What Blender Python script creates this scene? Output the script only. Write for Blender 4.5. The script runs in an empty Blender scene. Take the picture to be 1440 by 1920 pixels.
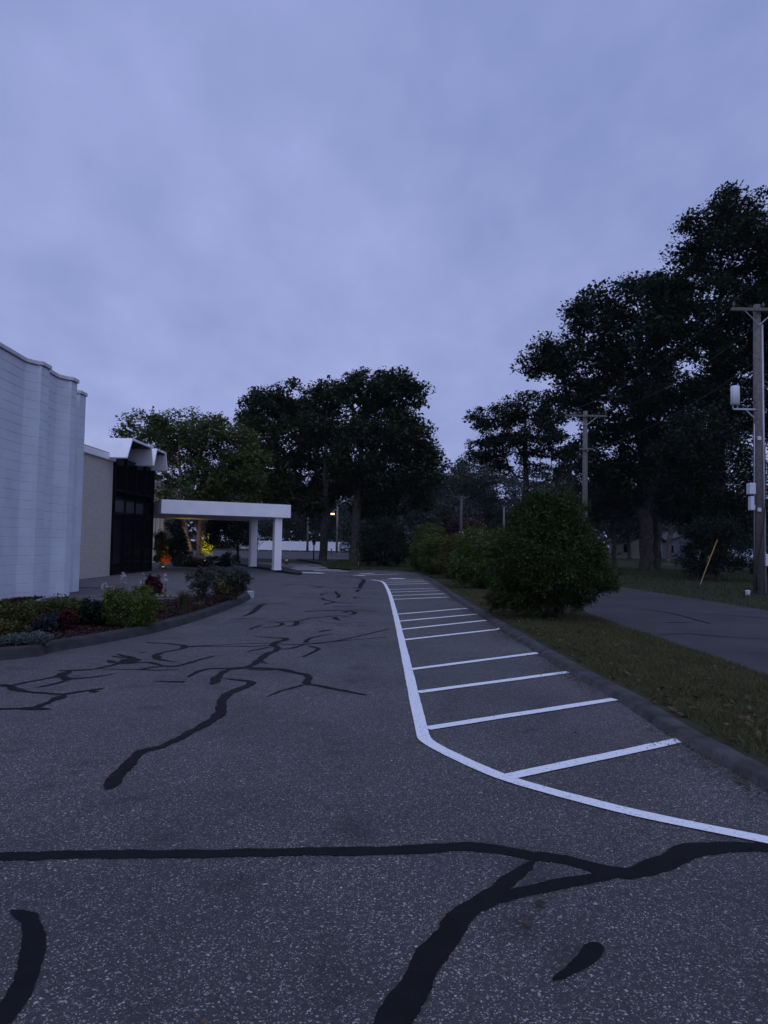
import bpy, bmesh, math, random
import numpy as np
from mathutils import Vector, Matrix

S = bpy.context.scene
C = S.collection

# ------------------------------------------------------------------ camera
FPX, W0, H0 = 1300.0, 1440.0, 1920.0
EYE = Vector((0, 0, 1.5))
PITCH, ROLL = math.atan(60 / FPX), math.radians(1.0)
_f = Vector((0, math.cos(PITCH), math.sin(PITCH)))
_r0, _u0 = Vector((1, 0, 0)), Vector((0, -math.sin(PITCH), math.cos(PITCH)))
_r = _r0 * math.cos(ROLL) + _u0 * math.sin(ROLL)
_u = -_r0 * math.sin(ROLL) + _u0 * math.cos(ROLL)
cam = bpy.data.cameras.new('camera')
cam.sensor_fit = 'HORIZONTAL'; cam.sensor_width = 36.0; cam.lens = FPX / W0 * 36.0
cam.clip_start = 0.05; cam.clip_end = 4000
camo = bpy.data.objects.new('camera', cam); C.objects.link(camo)
m = Matrix.Identity(4)
for i in range(3):
    m[i][0], m[i][1], m[i][2], m[i][3] = _r[i], _u[i], -_f[i], EYE[i]
camo.matrix_world = m
S.camera = camo

def ray(px, py):
    return _f + _r * ((px - W0 / 2) / FPX) + _u * (-(py - H0 / 2) / FPX)
def G(px, py, z=0.0):                       # pixel -> point on the level z
    d = ray(px, py); return EYE + d * ((z - EYE.z) / d.z)
def AT(px, py, Y):                          # pixel -> point at distance Y
    d = ray(px, py); return EYE + d * (Y / d.y)

# ------------------------------------------------------------------ world
SKY_COL = (0.255, 0.300, 0.585)
wd = bpy.data.worlds.new('World'); S.world = wd; wd.use_nodes = True
nt = wd.node_tree; nt.nodes.clear()
N = nt.nodes.new
def lk(a, b): nt.links.new(a, b)
out = N('ShaderNodeOutputWorld'); bg = N('ShaderNodeBackground')
sky = N('ShaderNodeTexSky'); sky.sky_type = 'NISHITA'; sky.sun_disc = False
SUN_EL, SUN_AZ = math.radians(58), math.radians(174)      # azimuth from +Y clockwise
sky.sun_elevation = math.radians(2.0); sky.sun_rotation = SUN_AZ
tc = N('ShaderNodeTexCoord'); sep = N('ShaderNodeSeparateXYZ'); lk(tc.outputs['Generated'], sep.inputs[0])
mx = N('ShaderNodeMath'); mx.operation = 'MAXIMUM'; mx.inputs[1].default_value = 0.0; lk(sep.outputs['Z'], mx.inputs[0])
ad = N('ShaderNodeMath'); ad.operation = 'ADD'; ad.inputs[1].default_value = 0.34; lk(mx.outputs[0], ad.inputs[0])
dx = N('ShaderNodeMath'); dx.operation = 'DIVIDE'; lk(sep.outputs['X'], dx.inputs[0]); lk(ad.outputs[0], dx.inputs[1])
dy = N('ShaderNodeMath'); dy.operation = 'DIVIDE'; lk(sep.outputs['Y'], dy.inputs[0]); lk(ad.outputs[0], dy.inputs[1])
cb = N('ShaderNodeCombineXYZ'); lk(dx.outputs[0], cb.inputs[0]); lk(dy.outputs[0], cb.inputs[1])
mp = N('ShaderNodeMapping'); mp.inputs['Scale'].default_value = (1.35, 1.0, 1); mp.inputs['Rotation'].default_value = (0, 0, 0.9)
lk(cb.outputs[0], mp.inputs[0])
n1 = N('ShaderNodeTexNoise'); n1.inputs['Scale'].default_value = 0.8; n1.inputs['Detail'].default_value = 7; n1.inputs['Roughness'].default_value = 0.55
n1.inputs['Distortion'].default_value = 0.35; lk(mp.outputs[0], n1.inputs['Vector'])
n2 = N('ShaderNodeTexNoise'); n2.inputs['Scale'].default_value = 4.5; n2.inputs['Detail'].default_value = 8; lk(mp.outputs[0], n2.inputs['Vector'])
mm = N('ShaderNodeMath'); mm.operation = 'MULTIPLY_ADD'; mm.inputs[1].default_value = 0.36; lk(n2.outputs['Fac'], mm.inputs[0])
m3 = N('ShaderNodeMath'); m3.operation = 'MULTIPLY'; m3.inputs[1].default_value = 0.64; lk(n1.outputs['Fac'], m3.inputs[0]); lk(m3.outputs[0], mm.inputs[2])
cr = N('ShaderNodeValToRGB'); lk(mm.outputs[0], cr.inputs['Fac'])
cr.color_ramp.elements[0].position = 0.35; cr.color_ramp.elements[0].color = (0.224, 0.283, 0.545, 1)
cr.color_ramp.elements[1].position = 0.66; cr.color_ramp.elements[1].color = (0.366, 0.416, 0.735, 1)
smul = N('ShaderNodeMixRGB'); smul.blend_type = 'MULTIPLY'; smul.inputs['Fac'].default_value = 1; smul.inputs['Color2'].default_value = (0.1, 0.1, 0.1, 1)
lk(sky.outputs[0], smul.inputs['Color1'])
mix = N('ShaderNodeMixRGB'); mix.inputs['Fac'].default_value = 0.97; lk(smul.outputs[0], mix.inputs['Color1']); lk(cr.outputs[0], mix.inputs['Color2'])
# overcast dusk: a little paler low down, duller overhead
gr = N('ShaderNodeValToRGB'); lk(mx.outputs[0], gr.inputs['Fac']); gr.color_ramp.interpolation = 'EASE'
gr.color_ramp.elements[0].position = 0.10; gr.color_ramp.elements[0].color = (1.02, 1.01, 1.01, 1)
gr.color_ramp.elements[1].position = 0.75; gr.color_ramp.elements[1].color = (0.84, 0.88, 0.91, 1)
gm = N('ShaderNodeMixRGB'); gm.blend_type = 'MULTIPLY'; gm.inputs['Fac'].default_value = 1; lk(mix.outputs[0], gm.inputs['Color1']); lk(gr.outputs[0], gm.inputs['Color2'])
lk(gm.outputs[0], bg.inputs['Color']); bg.inputs['Strength'].default_value = 1.07
lk(bg.outputs[0], out.inputs['Surface'])

# ------------------------------------------------------------------ sun (dusk, overcast)
sl = bpy.data.lights.new('sun', 'SUN'); sl.energy = 1.05; sl.angle = math.radians(75); sl.color = (0.62, 0.69, 1.0)
so = bpy.data.objects.new('sun', sl); C.objects.link(so)
sd = Vector((math.sin(SUN_AZ) * math.cos(SUN_EL), math.cos(SUN_AZ) * math.cos(SUN_EL), math.sin(SUN_EL)))
so.rotation_euler = sd.to_track_quat('Z', 'Y').to_euler()
so.location = (0, 0, 40)

S.render.engine = 'CYCLES'
S.view_settings.view_transform = 'Standard'; S.view_settings.look = 'None'
S.view_settings.exposure = 0.0; S.view_settings.gamma = 1.0
S.view_settings.use_curve_mapping = False

# ------------------------------------------------------------------ materials
MATS = {}
def new_mat(name):
    mt = bpy.data.materials.new(name); mt.use_nodes = True; MATS[name] = mt
    return mt, mt.node_tree, mt.node_tree.nodes['Principled BSDF']
def simple(name, col, rough=0.6, var=0.12, scale=6.0, bump=0.0, bscale=40.0, metal=0.0, spec=0.4):
    mt, t, b = new_mat(name)
    n = t.nodes.new('ShaderNodeTexNoise'); n.inputs['Scale'].default_value = scale; n.inputs['Detail'].default_value = 6
    geo = t.nodes.new('ShaderNodeNewGeometry'); t.links.new(geo.outputs['Position'], n.inputs['Vector'])
    r = t.nodes.new('ShaderNodeValToRGB'); t.links.new(n.outputs['Fac'], r.inputs['Fac'])
    r.color_ramp.elements[0].position = 0.3; r.color_ramp.elements[1].position = 0.7
    r.color_ramp.elements[0].color = (*[c * (1 - var) for c in col], 1)
    r.color_ramp.elements[1].color = (*[min(1, c * (1 + var)) for c in col], 1)
    t.links.new(r.outputs[0], b.inputs['Base Color'])
    b.inputs['Roughness'].default_value = rough; b.inputs['Metallic'].default_value = metal
    b.inputs['Specular IOR Level'].default_value = spec
    if bump:
        n2 = t.nodes.new('ShaderNodeTexNoise'); n2.inputs['Scale'].default_value = bscale; n2.inputs['Detail'].default_value = 5
        t.links.new(geo.outputs['Position'], n2.inputs['Vector'])
        bp = t.nodes.new('ShaderNodeBump'); bp.inputs['Strength'].default_value = bump; bp.inputs['Distance'].default_value = 0.02
        t.links.new(n2.outputs['Fac'], bp.inputs['Height']); t.links.new(bp.outputs[0], b.inputs['Normal'])
    return mt
def leaf_mat(name, c1, c2, trans=0.25, rough=0.6, clump=1.2):
    mt, t, b = new_mat(name)
    geo = t.nodes.new('ShaderNodeNewGeometry')
    n = t.nodes.new('ShaderNodeTexNoise'); n.inputs['Scale'].default_value = clump; n.inputs['Detail'].default_value = 3
    t.links.new(geo.outputs['Position'], n.inputs['Vector'])
    a = t.nodes.new('ShaderNodeMath'); a.operation = 'MULTIPLY_ADD'; a.inputs[1].default_value = 0.55
    s = t.nodes.new('ShaderNodeMath'); s.operation = 'MULTIPLY'; s.inputs[1].default_value = 0.55
    t.links.new(n.outputs['Fac'], s.inputs[0]); t.links.new(geo.outputs['Random Per Island'], a.inputs[0]); t.links.new(s.outputs[0], a.inputs[2])
    r = t.nodes.new('ShaderNodeValToRGB'); t.links.new(a.outputs[0], r.inputs['Fac'])
    r.color_ramp.elements[0].position = 0.2; r.color_ramp.elements[1].position = 0.85
    r.color_ramp.elements[0].color = (*c1, 1); r.color_ramp.elements[1].color = (*c2, 1)
    t.links.new(r.outputs[0], b.inputs['Base Color']); b.inputs['Roughness'].default_value = rough
    b.inputs['Specular IOR Level'].default_value = 0.18
    tr = t.nodes.new('ShaderNodeBsdfTranslucent'); t.links.new(r.outputs[0], tr.inputs['Color'])
    ms = t.nodes.new('ShaderNodeMixShader'); ms.inputs[0].default_value = trans
    o = t.nodes['Material Output']
    t.links.new(b.outputs[0], ms.inputs[1]); t.links.new(tr.outputs[0], ms.inputs[2]); t.links.new(ms.outputs[0], o.inputs['Surface'])
    return mt
def asphalt(name, dark, light, chip, chip_amt, bump=0.5):
    mt, t, b = new_mat(name)
    geo = t.nodes.new('ShaderNodeNewGeometry'); P = geo.outputs['Position']
    v = t.nodes.new('ShaderNodeTexVoronoi'); v.inputs['Scale'].default_value = 120; v.inputs['Randomness'].default_value = 1
    t.links.new(P, v.inputs['Vector'])
    v2 = t.nodes.new('ShaderNodeTexVoronoi'); v2.inputs['Scale'].default_value = 235; t.links.new(P, v2.inputs['Vector'])
    nv = t.nodes.new('ShaderNodeTexNoise'); nv.inputs['Scale'].default_value = 30; nv.inputs['Detail'].default_value = 2; t.links.new(P, nv.inputs['Vector'])
    rv = t.nodes.new('ShaderNodeValToRGB'); t.links.new(nv.outputs['Fac'], rv.inputs['Fac']); rv.color_ramp.elements[0].position = 0.48; rv.color_ramp.elements[1].position = 0.56
    mv = t.nodes.new('ShaderNodeMixRGB'); t.links.new(rv.outputs[0], mv.inputs['Fac']); t.links.new(v2.outputs['Color'], mv.inputs['Color1']); t.links.new(v.outputs['Color'], mv.inputs['Color2'])
    sp = t.nodes.new('ShaderNodeSeparateColor'); t.links.new(mv.outputs[0], sp.inputs[0])
    r = t.nodes.new('ShaderNodeValToRGB'); t.links.new(sp.outputs[0], r.inputs['Fac'])
    e = r.color_ramp.elements
    e[0].position = 0.0; e[0].color = (*dark, 1)
    e[1].position = 1.0; e[1].color = (*chip, 1)
    q = e.new(1 - chip_amt); q.color = (*light, 1)
    q2 = e.new(1 - chip_amt * 0.45); q2.color = (*[(light[i] + chip[i]) * 0.42 for i in range(3)], 1)
    n = t.nodes.new('ShaderNodeTexNoise'); n.inputs['Scale'].default_value = 0.55; n.inputs['Detail'].default_value = 9; n.inputs['Roughness'].default_value = 0.65
    t.links.new(P, n.inputs['Vector'])
    r2 = t.nodes.new('ShaderNodeValToRGB'); t.links.new(n.outputs['Fac'], r2.inputs['Fac'])
    r2.color_ramp.elements[0].position = 0.32; r2.color_ramp.elements[0].color = (0.62, 0.61, 0.62, 1)
    r2.color_ramp.elements[1].position = 0.68; r2.color_ramp.elements[1].color = (1.28, 1.25, 1.23, 1)
    mu = t.nodes.new('ShaderNodeMixRGB'); mu.blend_type = 'MULTIPLY'; mu.inputs['Fac'].default_value = 1
    t.links.new(r.outputs[0], mu.inputs['Color1']); t.links.new(r2.outputs[0], mu.inputs['Color2'])
    # dark oil drips
    n3 = t.nodes.new('ShaderNodeTexNoise'); n3.inputs['Scale'].default_value = 2.3; n3.inputs['Detail'].default_value = 4
    t.links.new(P, n3.inputs['Vector'])
    r3 = t.nodes.new('ShaderNodeValToRGB'); t.links.new(n3.outputs['Fac'], r3.inputs['Fac'])
    r3.color_ramp.elements[0].position = 0.30; r3.color_ramp.elements[0].color = (0.58, 0.58, 0.58, 1)
    r3.color_ramp.elements[1].position = 0.42; r3.color_ramp.elements[1].color = (1, 1, 1, 1)
    mu2 = t.nodes.new('ShaderNodeMixRGB'); mu2.blend_type = 'MULTIPLY'; mu2.inputs['Fac'].default_value = 1
    t.links.new(mu.outputs[0], mu2.inputs['Color1']); t.links.new(r3.outputs[0], mu2.inputs['Color2'])
    t.links.new(mu2.outputs[0], b.inputs['Base Color'])
    b.inputs['Roughness'].default_value = 0.75; b.inputs['Specular IOR Level'].default_value = 0.35
    bp = t.nodes.new('ShaderNodeBump'); bp.inputs['Strength'].default_value = bump; bp.inputs['Distance'].default_value = 0.004
    t.links.new(v.outputs['Distance'], bp.inputs['Height']); bp.invert = True
    t.links.new(bp.outputs[0], b.inputs['Normal'])
    b.inputs['Sheen Weight'].default_value = 0.06 if bump > 0.4 else 0.0; b.inputs['Sheen Roughness'].default_value = 0.45
    return mt
def ground_mat(name, cols, scale, bump=0.6):
    mt, t, b = new_mat(name)
    geo = t.nodes.new('ShaderNodeNewGeometry'); P = geo.outputs['Position']
    n = t.nodes.new('ShaderNodeTexNoise'); n.inputs['Scale'].default_value = scale; n.inputs['Detail'].default_value = 10; n.inputs['Roughness'].default_value = 0.7
    t.links.new(P, n.inputs['Vector'])
    r = t.nodes.new('ShaderNodeValToRGB'); t.links.new(n.outputs['Fac'], r.inputs['Fac'])
    e = r.color_ramp.elements
    e[0].position = 0.3; e[0].color = (*cols[0], 1); e[1].position = 0.7; e[1].color = (*cols[-1], 1)
    if len(cols) > 2:
        q = e.new(0.5); q.color = (*cols[1], 1)
    t.links.new(r.outputs[0], b.inputs['Base Color']); b.inputs['Roughness'].default_value = 0.95
    b.inputs['Specular IOR Level'].default_value = 0.1
    n2 = t.nodes.new('ShaderNodeTexNoise'); n2.inputs['Scale'].default_value = 45; n2.inputs['Detail'].default_value = 5
    t.links.new(P, n2.inputs['Vector'])
    bp = t.nodes.new('ShaderNodeBump'); bp.inputs['Strength'].default_value = bump; bp.inputs['Distance'].default_value = 0.03
    t.links.new(n2.outputs['Fac'], bp.inputs['Height']); t.links.new(bp.outputs[0], b.inputs['Normal'])
    return mt
def emit(name, col, st):
    mt, t, b = new_mat(name)
    b.inputs['Base Color'].default_value = (*col, 1); b.inputs['Emission Color'].default_value = (*col, 1); b.inputs['Emission Strength'].default_value = st
    return mt

asphalt('asphalt', (0.025, 0.0235, 0.023), (0.053, 0.050, 0.048), (0.42, 0.40, 0.37), 0.20)
asphalt('asphalt_road', (0.026, 0.024, 0.025), (0.044, 0.041, 0.042), (0.08, 0.078, 0.078), 0.2, 0.3)
simple('tar', (0.0065, 0.0065, 0.0072), 0.7, 0.3, 9, 0.35, 60, spec=0.12)
simple('berm', (0.072, 0.066, 0.066), 0.95, 0.38, 5, 1.0, 38, spec=0.1)
simple('kerb_grey', (0.044, 0.042, 0.043), 0.9, 0.25, 5, 0.7, 50, spec=0.15)
ground_mat('grass_ground', [(0.022, 0.024, 0.012), (0.030, 0.036, 0.016), (0.048, 0.040, 0.024)], 1.6)
ground_mat('verge_ground', [(0.026, 0.028, 0.013), (0.042, 0.040, 0.020), (0.062, 0.048, 0.030)], 3.2)
ground_mat('mulch', [(0.014, 0.006, 0.005), (0.026, 0.010, 0.009), (0.042, 0.017, 0.014)], 14, 1.0)
ground_mat('dirt', [(0.05, 0.04, 0.032), (0.085, 0.068, 0.055)], 9, 0.6)
simple('slab', (0.115, 0.105, 0.10), 0.85, 0.18, 2.5, 0.3, 40, spec=0.2)
simple('white_stucco', (0.60, 0.63, 0.68), 0.75, 0.08, 1.6, 0.15, 25, spec=0.25)
simple('white_trim', (0.84, 0.82, 0.82), 0.6, 0.06, 1.5, spec=0.3)
simple('coping', (0.55, 0.55, 0.56), 0.6, 0.1, 3, spec=0.3)
simple('roof_grey', (0.18, 0.18, 0.19), 0.9, 0.15, 2)
simple('bronze', (0.006, 0.005, 0.005), 0.5, 0.2, 3, spec=0.12)
simple('interior_dark', (0.006, 0.006, 0.007), 0.9, 0.3, 1)
simple('reflection_and_frosted', (0.045, 0.045, 0.048), 0.5, 0.25, 3)  # grey with the transom panes' reflection painted in; also the lantern's frosted glass
simple('pole_wood', (0.155, 0.135, 0.125), 0.9, 0.25, 9, 0.5, 30, spec=0.15)
simple('pole_wood_dark', (0.10, 0.088, 0.08), 0.9, 0.25, 9, 0.5, 30, spec=0.15)
simple('galv', (0.42, 0.43, 0.45), 0.5, 0.1, 5, metal=0.3)
simple('box_white', (0.62, 0.63, 0.66), 0.5, 0.06, 4)
simple('insulator', (0.10, 0.06, 0.05), 0.25, 0.1, 9)
simple('cable_black', (0.012, 0.012, 0.014), 0.6, 0.1, 9)
simple('yellow_plastic', (0.34, 0.21, 0.06), 0.5, 0.15, 6)
simple('orange_plastic', (0.16, 0.04, 0.02), 0.5, 0.1, 6)
simple('vinyl', (0.78, 0.78, 0.80), 0.45, 0.03, 1)
simple('bark', (0.055, 0.048, 0.044), 0.95, 0.45, 5, 1.0, 18, spec=0.1)
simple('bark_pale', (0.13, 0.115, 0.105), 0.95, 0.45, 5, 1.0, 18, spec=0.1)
simple('bark_birch', (0.20, 0.135, 0.09), 0.9, 0.45, 8, 1.0, 18, spec=0.1)
simple('shingle', (0.035, 0.034, 0.037), 0.9, 0.25, 4, 0.4, 30)
simple('siding_cream', (0.48, 0.44, 0.33), 0.7, 0.06, 2)
simple('siding_white', (0.6, 0.6, 0.6), 0.7, 0.06, 2)
simple('siding_dim', (0.24, 0.215, 0.16), 0.7, 0.06, 2)
simple('siding_blue', (0.085, 0.09, 0.11), 0.7, 0.06, 2)
simple('tyre', (0.012, 0.012, 0.012), 0.85, 0.2, 9)
simple('rim', (0.30, 0.30, 0.32), 0.35, 0.1, 5, metal=0.7)
simple('car_grey', (0.10, 0.11, 0.13), 0.3, 0.05, 2, metal=0.3, spec=0.5)
simple('car_silver', (0.32, 0.35, 0.42), 0.3, 0.05, 2, metal=0.3, spec=0.5)
simple('car_dark', (0.03, 0.035, 0.06), 0.3, 0.05, 2, metal=0.2, spec=0.5)
simple('lamp_lens', (0.5, 0.5, 0.52), 0.15, 0.03, 2)
simple('tail_red', (0.20, 0.01, 0.01), 0.25, 0.05, 2)
simple('patch', (0.10, 0.095, 0.095), 0.9, 0.3, 6, 0.4, 40, spec=0.2)
simple('granite', (0.36, 0.36, 0.37), 0.8, 0.2, 30, 0.3, 60)
emit('lamp_glow', (1.0, 0.62, 0.22), 6.0)
emit('lamp_dim', (1.0, 0.60, 0.25), 2.2)
# glass
mt, t, b = new_mat('dark_glass'); b.inputs['Base Color'].default_value = (0.006, 0.006, 0.008, 1); b.inputs['Roughness'].default_value = 0.06
b.inputs['Specular IOR Level'].default_value = 0.06
nn = t.nodes.new('ShaderNodeTexNoise'); nn.inputs['Scale'].default_value = 0.8
bpn = t.nodes.new('ShaderNodeBump'); bpn.inputs['Strength'].default_value = 0.02; t.links.new(nn.outputs[0], bpn.inputs['Height']); t.links.new(bpn.outputs[0], b.inputs['Normal'])
# cream brick, too small to pick apart
mt, t, b = new_mat('cream_brick')
tcn = t.nodes.new('ShaderNodeTexCoord'); mpn = t.nodes.new('ShaderNodeMapping'); mpn.inputs['Rotation'].default_value = (math.radians(90), 0, math.radians(90))
sepn = t.nodes.new('ShaderNodeSeparateXYZ'); cbn = t.nodes.new('ShaderNodeCombineXYZ'); t.links.new(tcn.outputs['Object'], sepn.inputs[0])
addn = t.nodes.new('ShaderNodeMath'); addn.operation = 'ADD'; t.links.new(sepn.outputs[0], addn.inputs[0]); t.links.new(sepn.outputs[1], addn.inputs[1])
t.links.new(addn.outputs[0], cbn.inputs[0]); t.links.new(sepn.outputs[2], cbn.inputs[1])
bk = t.nodes.new('ShaderNodeTexBrick'); t.links.new(cbn.outputs[0], bk.inputs['Vector']); bk.inputs['Scale'].default_value = 1
bk.inputs['Brick Width'].default_value = 0.20; bk.inputs['Row Height'].default_value = 0.070; bk.inputs['Mortar Size'].default_value = 0.006
bk.inputs['Color1'].default_value = (0.56, 0.50, 0.42, 1); bk.inputs['Color2'].default_value = (0.48, 0.43, 0.36, 1); bk.inputs['Mortar'].default_value = (0.33, 0.30, 0.27, 1)
t.links.new(bk.outputs['Color'], b.inputs['Base Color']); b.inputs['Roughness'].default_value = 0.9
bpn = t.nodes.new('ShaderNodeBump'); bpn.inputs['Strength'].default_value = 0.6; bpn.inputs['Distance'].default_value = 0.01; bpn.invert = True
t.links.new(bk.outputs['Fac'], bpn.inputs['Height']); t.links.new(bpn.outputs[0], b.inputs['Normal'])
# worn road paint
mt, t, b = new_mat('paint')
geo = t.nodes.new('ShaderNodeNewGeometry'); n = t.nodes.new('ShaderNodeTexNoise'); n.inputs['Scale'].default_value = 60; n.inputs['Detail'].default_value = 6
t.links.new(geo.outputs['Position'], n.inputs['Vector'])
r = t.nodes.new('ShaderNodeValToRGB'); t.links.new(n.outputs['Fac'], r.inputs['Fac'])
r.color_ramp.elements[0].position = 0.30; r.color_ramp.elements[0].color = (0.42, 0.42, 0.42, 1)
r.color_ramp.elements[1].position = 0.45; r.color_ramp.elements[1].color = (0.80, 0.80, 0.80, 1)
t.links.new(r.outputs[0], b.inputs['Base Color']); b.inputs['Roughness'].default_value = 0.7
v = t.nodes.new('ShaderNodeTexVoronoi'); v.inputs['Scale'].default_value = 105; t.links.new(geo.outputs['Position'], v.inputs['Vector'])
bpn = t.nodes.new('ShaderNodeBump'); bpn.inputs['Strength'].default_value = 0.35; bpn.inputs['Distance'].default_value = 0.003; bpn.invert = True
t.links.new(v.outputs['Distance'], bpn.inputs['Height']); t.links.new(bpn.outputs[0], b.inputs['Normal'])

leaf_mat('leaf_oak', (0.007, 0.013, 0.006), (0.044, 0.062, 0.024))
leaf_mat('leaf_maple', (0.005, 0.011, 0.006), (0.030, 0.047, 0.021))
leaf_mat('leaf_birch', (0.030, 0.048, 0.013), (0.110, 0.145, 0.040))
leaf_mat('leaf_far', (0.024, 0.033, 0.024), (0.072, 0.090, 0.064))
leaf_mat('leaf_spruce', (0.006, 0.011, 0.007), (0.024, 0.034, 0.018))
leaf_mat('leaf_yew', (0.009, 0.018, 0.005), (0.060, 0.084, 0.017), 0.15, clump=3.0)
leaf_mat('leaf_yew_olive', (0.034, 0.036, 0.009), (0.125, 0.115, 0.024), 0.15, clump=3.0)
leaf_mat('leaf_hedge', (0.018, 0.036, 0.008), (0.108, 0.152, 0.028), 0.15, clump=3.0)
leaf_mat('leaf_dark', (0.005, 0.010, 0.006), (0.016, 0.026, 0.013), 0.12, clump=3.0)
leaf_mat('leaf_box', (0.040, 0.062, 0.012), (0.125, 0.165, 0.030), 0.2, clump=6.0)
leaf_mat('leaf_gold', (0.038, 0.044, 0.011), (0.118, 0.125, 0.030), 0.2, clump=6.0)
leaf_mat('leaf_silver', (0.07, 0.10, 0.09), (0.15, 0.20, 0.18), 0.15, clump=6.0)
leaf_mat('leaf_blue', (0.016, 0.024, 0.025), (0.044, 0.060, 0.060), 0.15, clump=6.0)
leaf_mat('leaf_red', (0.028, 0.006, 0.008), (0.085, 0.018, 0.020), 0.2, clump=5.0)
leaf_mat('leaf_redtree', (0.025, 0.008, 0.009), (0.075, 0.020, 0.022), 0.2)
leaf_mat('leaf_rose', (0.016, 0.020, 0.012), (0.050, 0.055, 0.034), 0.2, clump=5.0)
leaf_mat('petal_white', (0.30, 0.30, 0.32), (0.60, 0.60, 0.62), 0.3)
leaf_mat('blade', (0.050, 0.050, 0.018), (0.130, 0.120, 0.048), 0.3, clump=2.5)
leaf_mat('blade_green', (0.028, 0.036, 0.013), (0.078, 0.092, 0.032), 0.3, clump=1.5)
leaf_mat('litter', (0.03, 0.018, 0.010), (0.13, 0.085, 0.05), 0.1)
leaf_mat('chip_mulch', (0.014, 0.005, 0.005), (0.050, 0.019, 0.016), 0.0)

# ------------------------------------------------------------------ helpers
def tag(o, label=None, cat=None, group=None, kind=None):
    if label: o['label'] = label
    if cat: o['category'] = cat
    if group: o['group'] = group
    if kind: o['kind'] = kind
    return o
def link_mesh(name, me, mat, parent=None, smooth=False):
    if mat: me.materials.append(MATS[mat])
    o = bpy.data.objects.new(name, me); C.objects.link(o)
    if parent: 
        o.parent = parent
    if smooth:
        me.polygons.foreach_set('use_smooth', [True] * len(me.polygons))
    return o
def empty(name, loc, rz=0.0):
    o = bpy.data.objects.new(name, None); C.objects.link(o); o.location = loc; o.rotation_euler = (0, 0, rz); o.empty_display_size = 0.2
    return o
def raw_mesh(name, V, F):
    me = bpy.data.meshes.new(name); me.from_pydata([tuple(v) for v in V], [], F); me.update(); return me
class MB:
    def __init__(s): s.V = []; s.F = []
    def add(s, V, F):
        n = len(s.V); s.V += [Vector(v) for v in V]; s.F += [tuple(i + n for i in f) for f in F]; return s
    def box(s, c, d, rz=0.0, bev=0.0):
        bm = bmesh.new(); bmesh.ops.create_cube(bm, size=1)
        for v in bm.verts: v.co = Vector((v.co.x * d[0], v.co.y * d[1], v.co.z * d[2]))
        if bev: bmesh.ops.bevel(bm, geom=list(bm.edges), offset=bev, segments=2, profile=0.6, affect='EDGES')
        bm.verts.index_update()
        R = Matrix.Rotation(rz, 3, 'Z'); c = Vector(c)
        s.add([R @ v.co + c for v in bm.verts], [[v.index for v in f.verts] for f in bm.faces]); bm.free(); return s
    def tube(s, pts, rad, n=8, cap=True):
        pts = [Vector(p) for p in pts]
        if not hasattr(rad, '__len__'): rad = [rad] * len(pts)
        V = []; F = []; prev = None
        for i, p in enumerate(pts):
            a = pts[max(0, i - 1)]; b_ = pts[min(len(pts) - 1, i + 1)]
            t = (b_ - a).normalized() if (b_ - a).length > 1e-9 else Vector((0, 0, 1))
            ref = Vector((1, 0, 0)) if abs(t.x) < 0.8 else Vector((0, 1, 0))
            if prev is not None: ref = prev
            x = (ref - t * ref.dot(t)).normalized(); y = t.cross(x); prev = x
            for k in range(n):
                th = 2 * math.pi * k / n
                V.append(p + (x * math.cos(th) + y * math.sin(th)) * rad[i])
        for i in range(len(pts) - 1):
            for k in range(n):
                F.append((i * n + k, i * n + (k + 1) % n, (i + 1) * n + (k + 1) % n, (i + 1) * n + k))
        if cap:
            F.append(tuple(range(n - 1, -1, -1))); F.append(tuple((len(pts) - 1) * n + k for k in range(n)))
        return s.add(V, F)
    def prism(s, poly, z0, z1):      # poly: xy list, ccw
        n = len(poly)
        V = [(p[0], p[1], z0) for p in poly] + [(p[0], p[1], z1) for p in poly]
        F = [tuple(range(n - 1, -1, -1)), tuple(range(n, 2 * n))] + [(i, (i + 1) % n, n + (i + 1) % n, n + i) for i in range(n)]
        return s.add(V, F)
    def build(s, name, mat, parent=None, smooth=False, rel=None):
        off = Vector(rel) if rel is not None else Vector((0, 0, 0))
        o = link_mesh(name, raw_mesh(name, [v - off for v in s.V], s.F), mat, parent, smooth)
        return o
def quads_obj(name, co, mat, parent, n=4):
    me = bpy.data.meshes.new(name); N_ = len(co) // n
    me.vertices.add(len(co)); me.vertices.foreach_set('co', np.asarray(co, dtype=np.float32).ravel())
    me.loops.add(len(co)); me.loops.foreach_set('vertex_index', np.arange(len(co), dtype=np.int32))
    me.polygons.add(N_); me.polygons.foreach_set('loop_start', np.arange(0, len(co), n, dtype=np.int32))
    me.update(calc_edges=True)
    return link_mesh(name, me, mat, parent)
def leaf_quads(cen, size, rng, up=0.5, asp=0.55, outward=None, ow=0.0):
    n = len(cen)
    nr = rng.normal(size=(n, 3)); nr[:, 2] = np.abs(nr[:, 2]) + up
    nr /= np.linalg.norm(nr, axis=1, keepdims=True)
    t = rng.normal(size=(n, 3))
    if outward is not None: t = t * (1 - ow) + outward * ow * 1.7
    t -= nr * np.sum(t * nr, axis=1, keepdims=True); t /= np.linalg.norm(t, axis=1, keepdims=True) + 1e-9
    b_ = np.cross(nr, t)
    L = size * np.clip(rng.lognormal(-0.06, 0.34, n), 0.4, 1.8); Wd = L * asp * rng.uniform(0.7, 1.3, n)
    q = np.empty((n, 4, 3))
    q[:, 0] = cen - t * (L / 2)[:, None]
    q[:, 1] = cen + b_ * (Wd / 2)[:, None] + t * (L * 0.08)[:, None]
    q[:, 2] = cen + t * (L / 2)[:, None] - nr * (L * 0.12)[:, None]
    q[:, 3] = cen - b_ * (Wd / 2)[:, None] + t * (L * 0.08)[:, None]
    return q.reshape(-1, 3)
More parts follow.
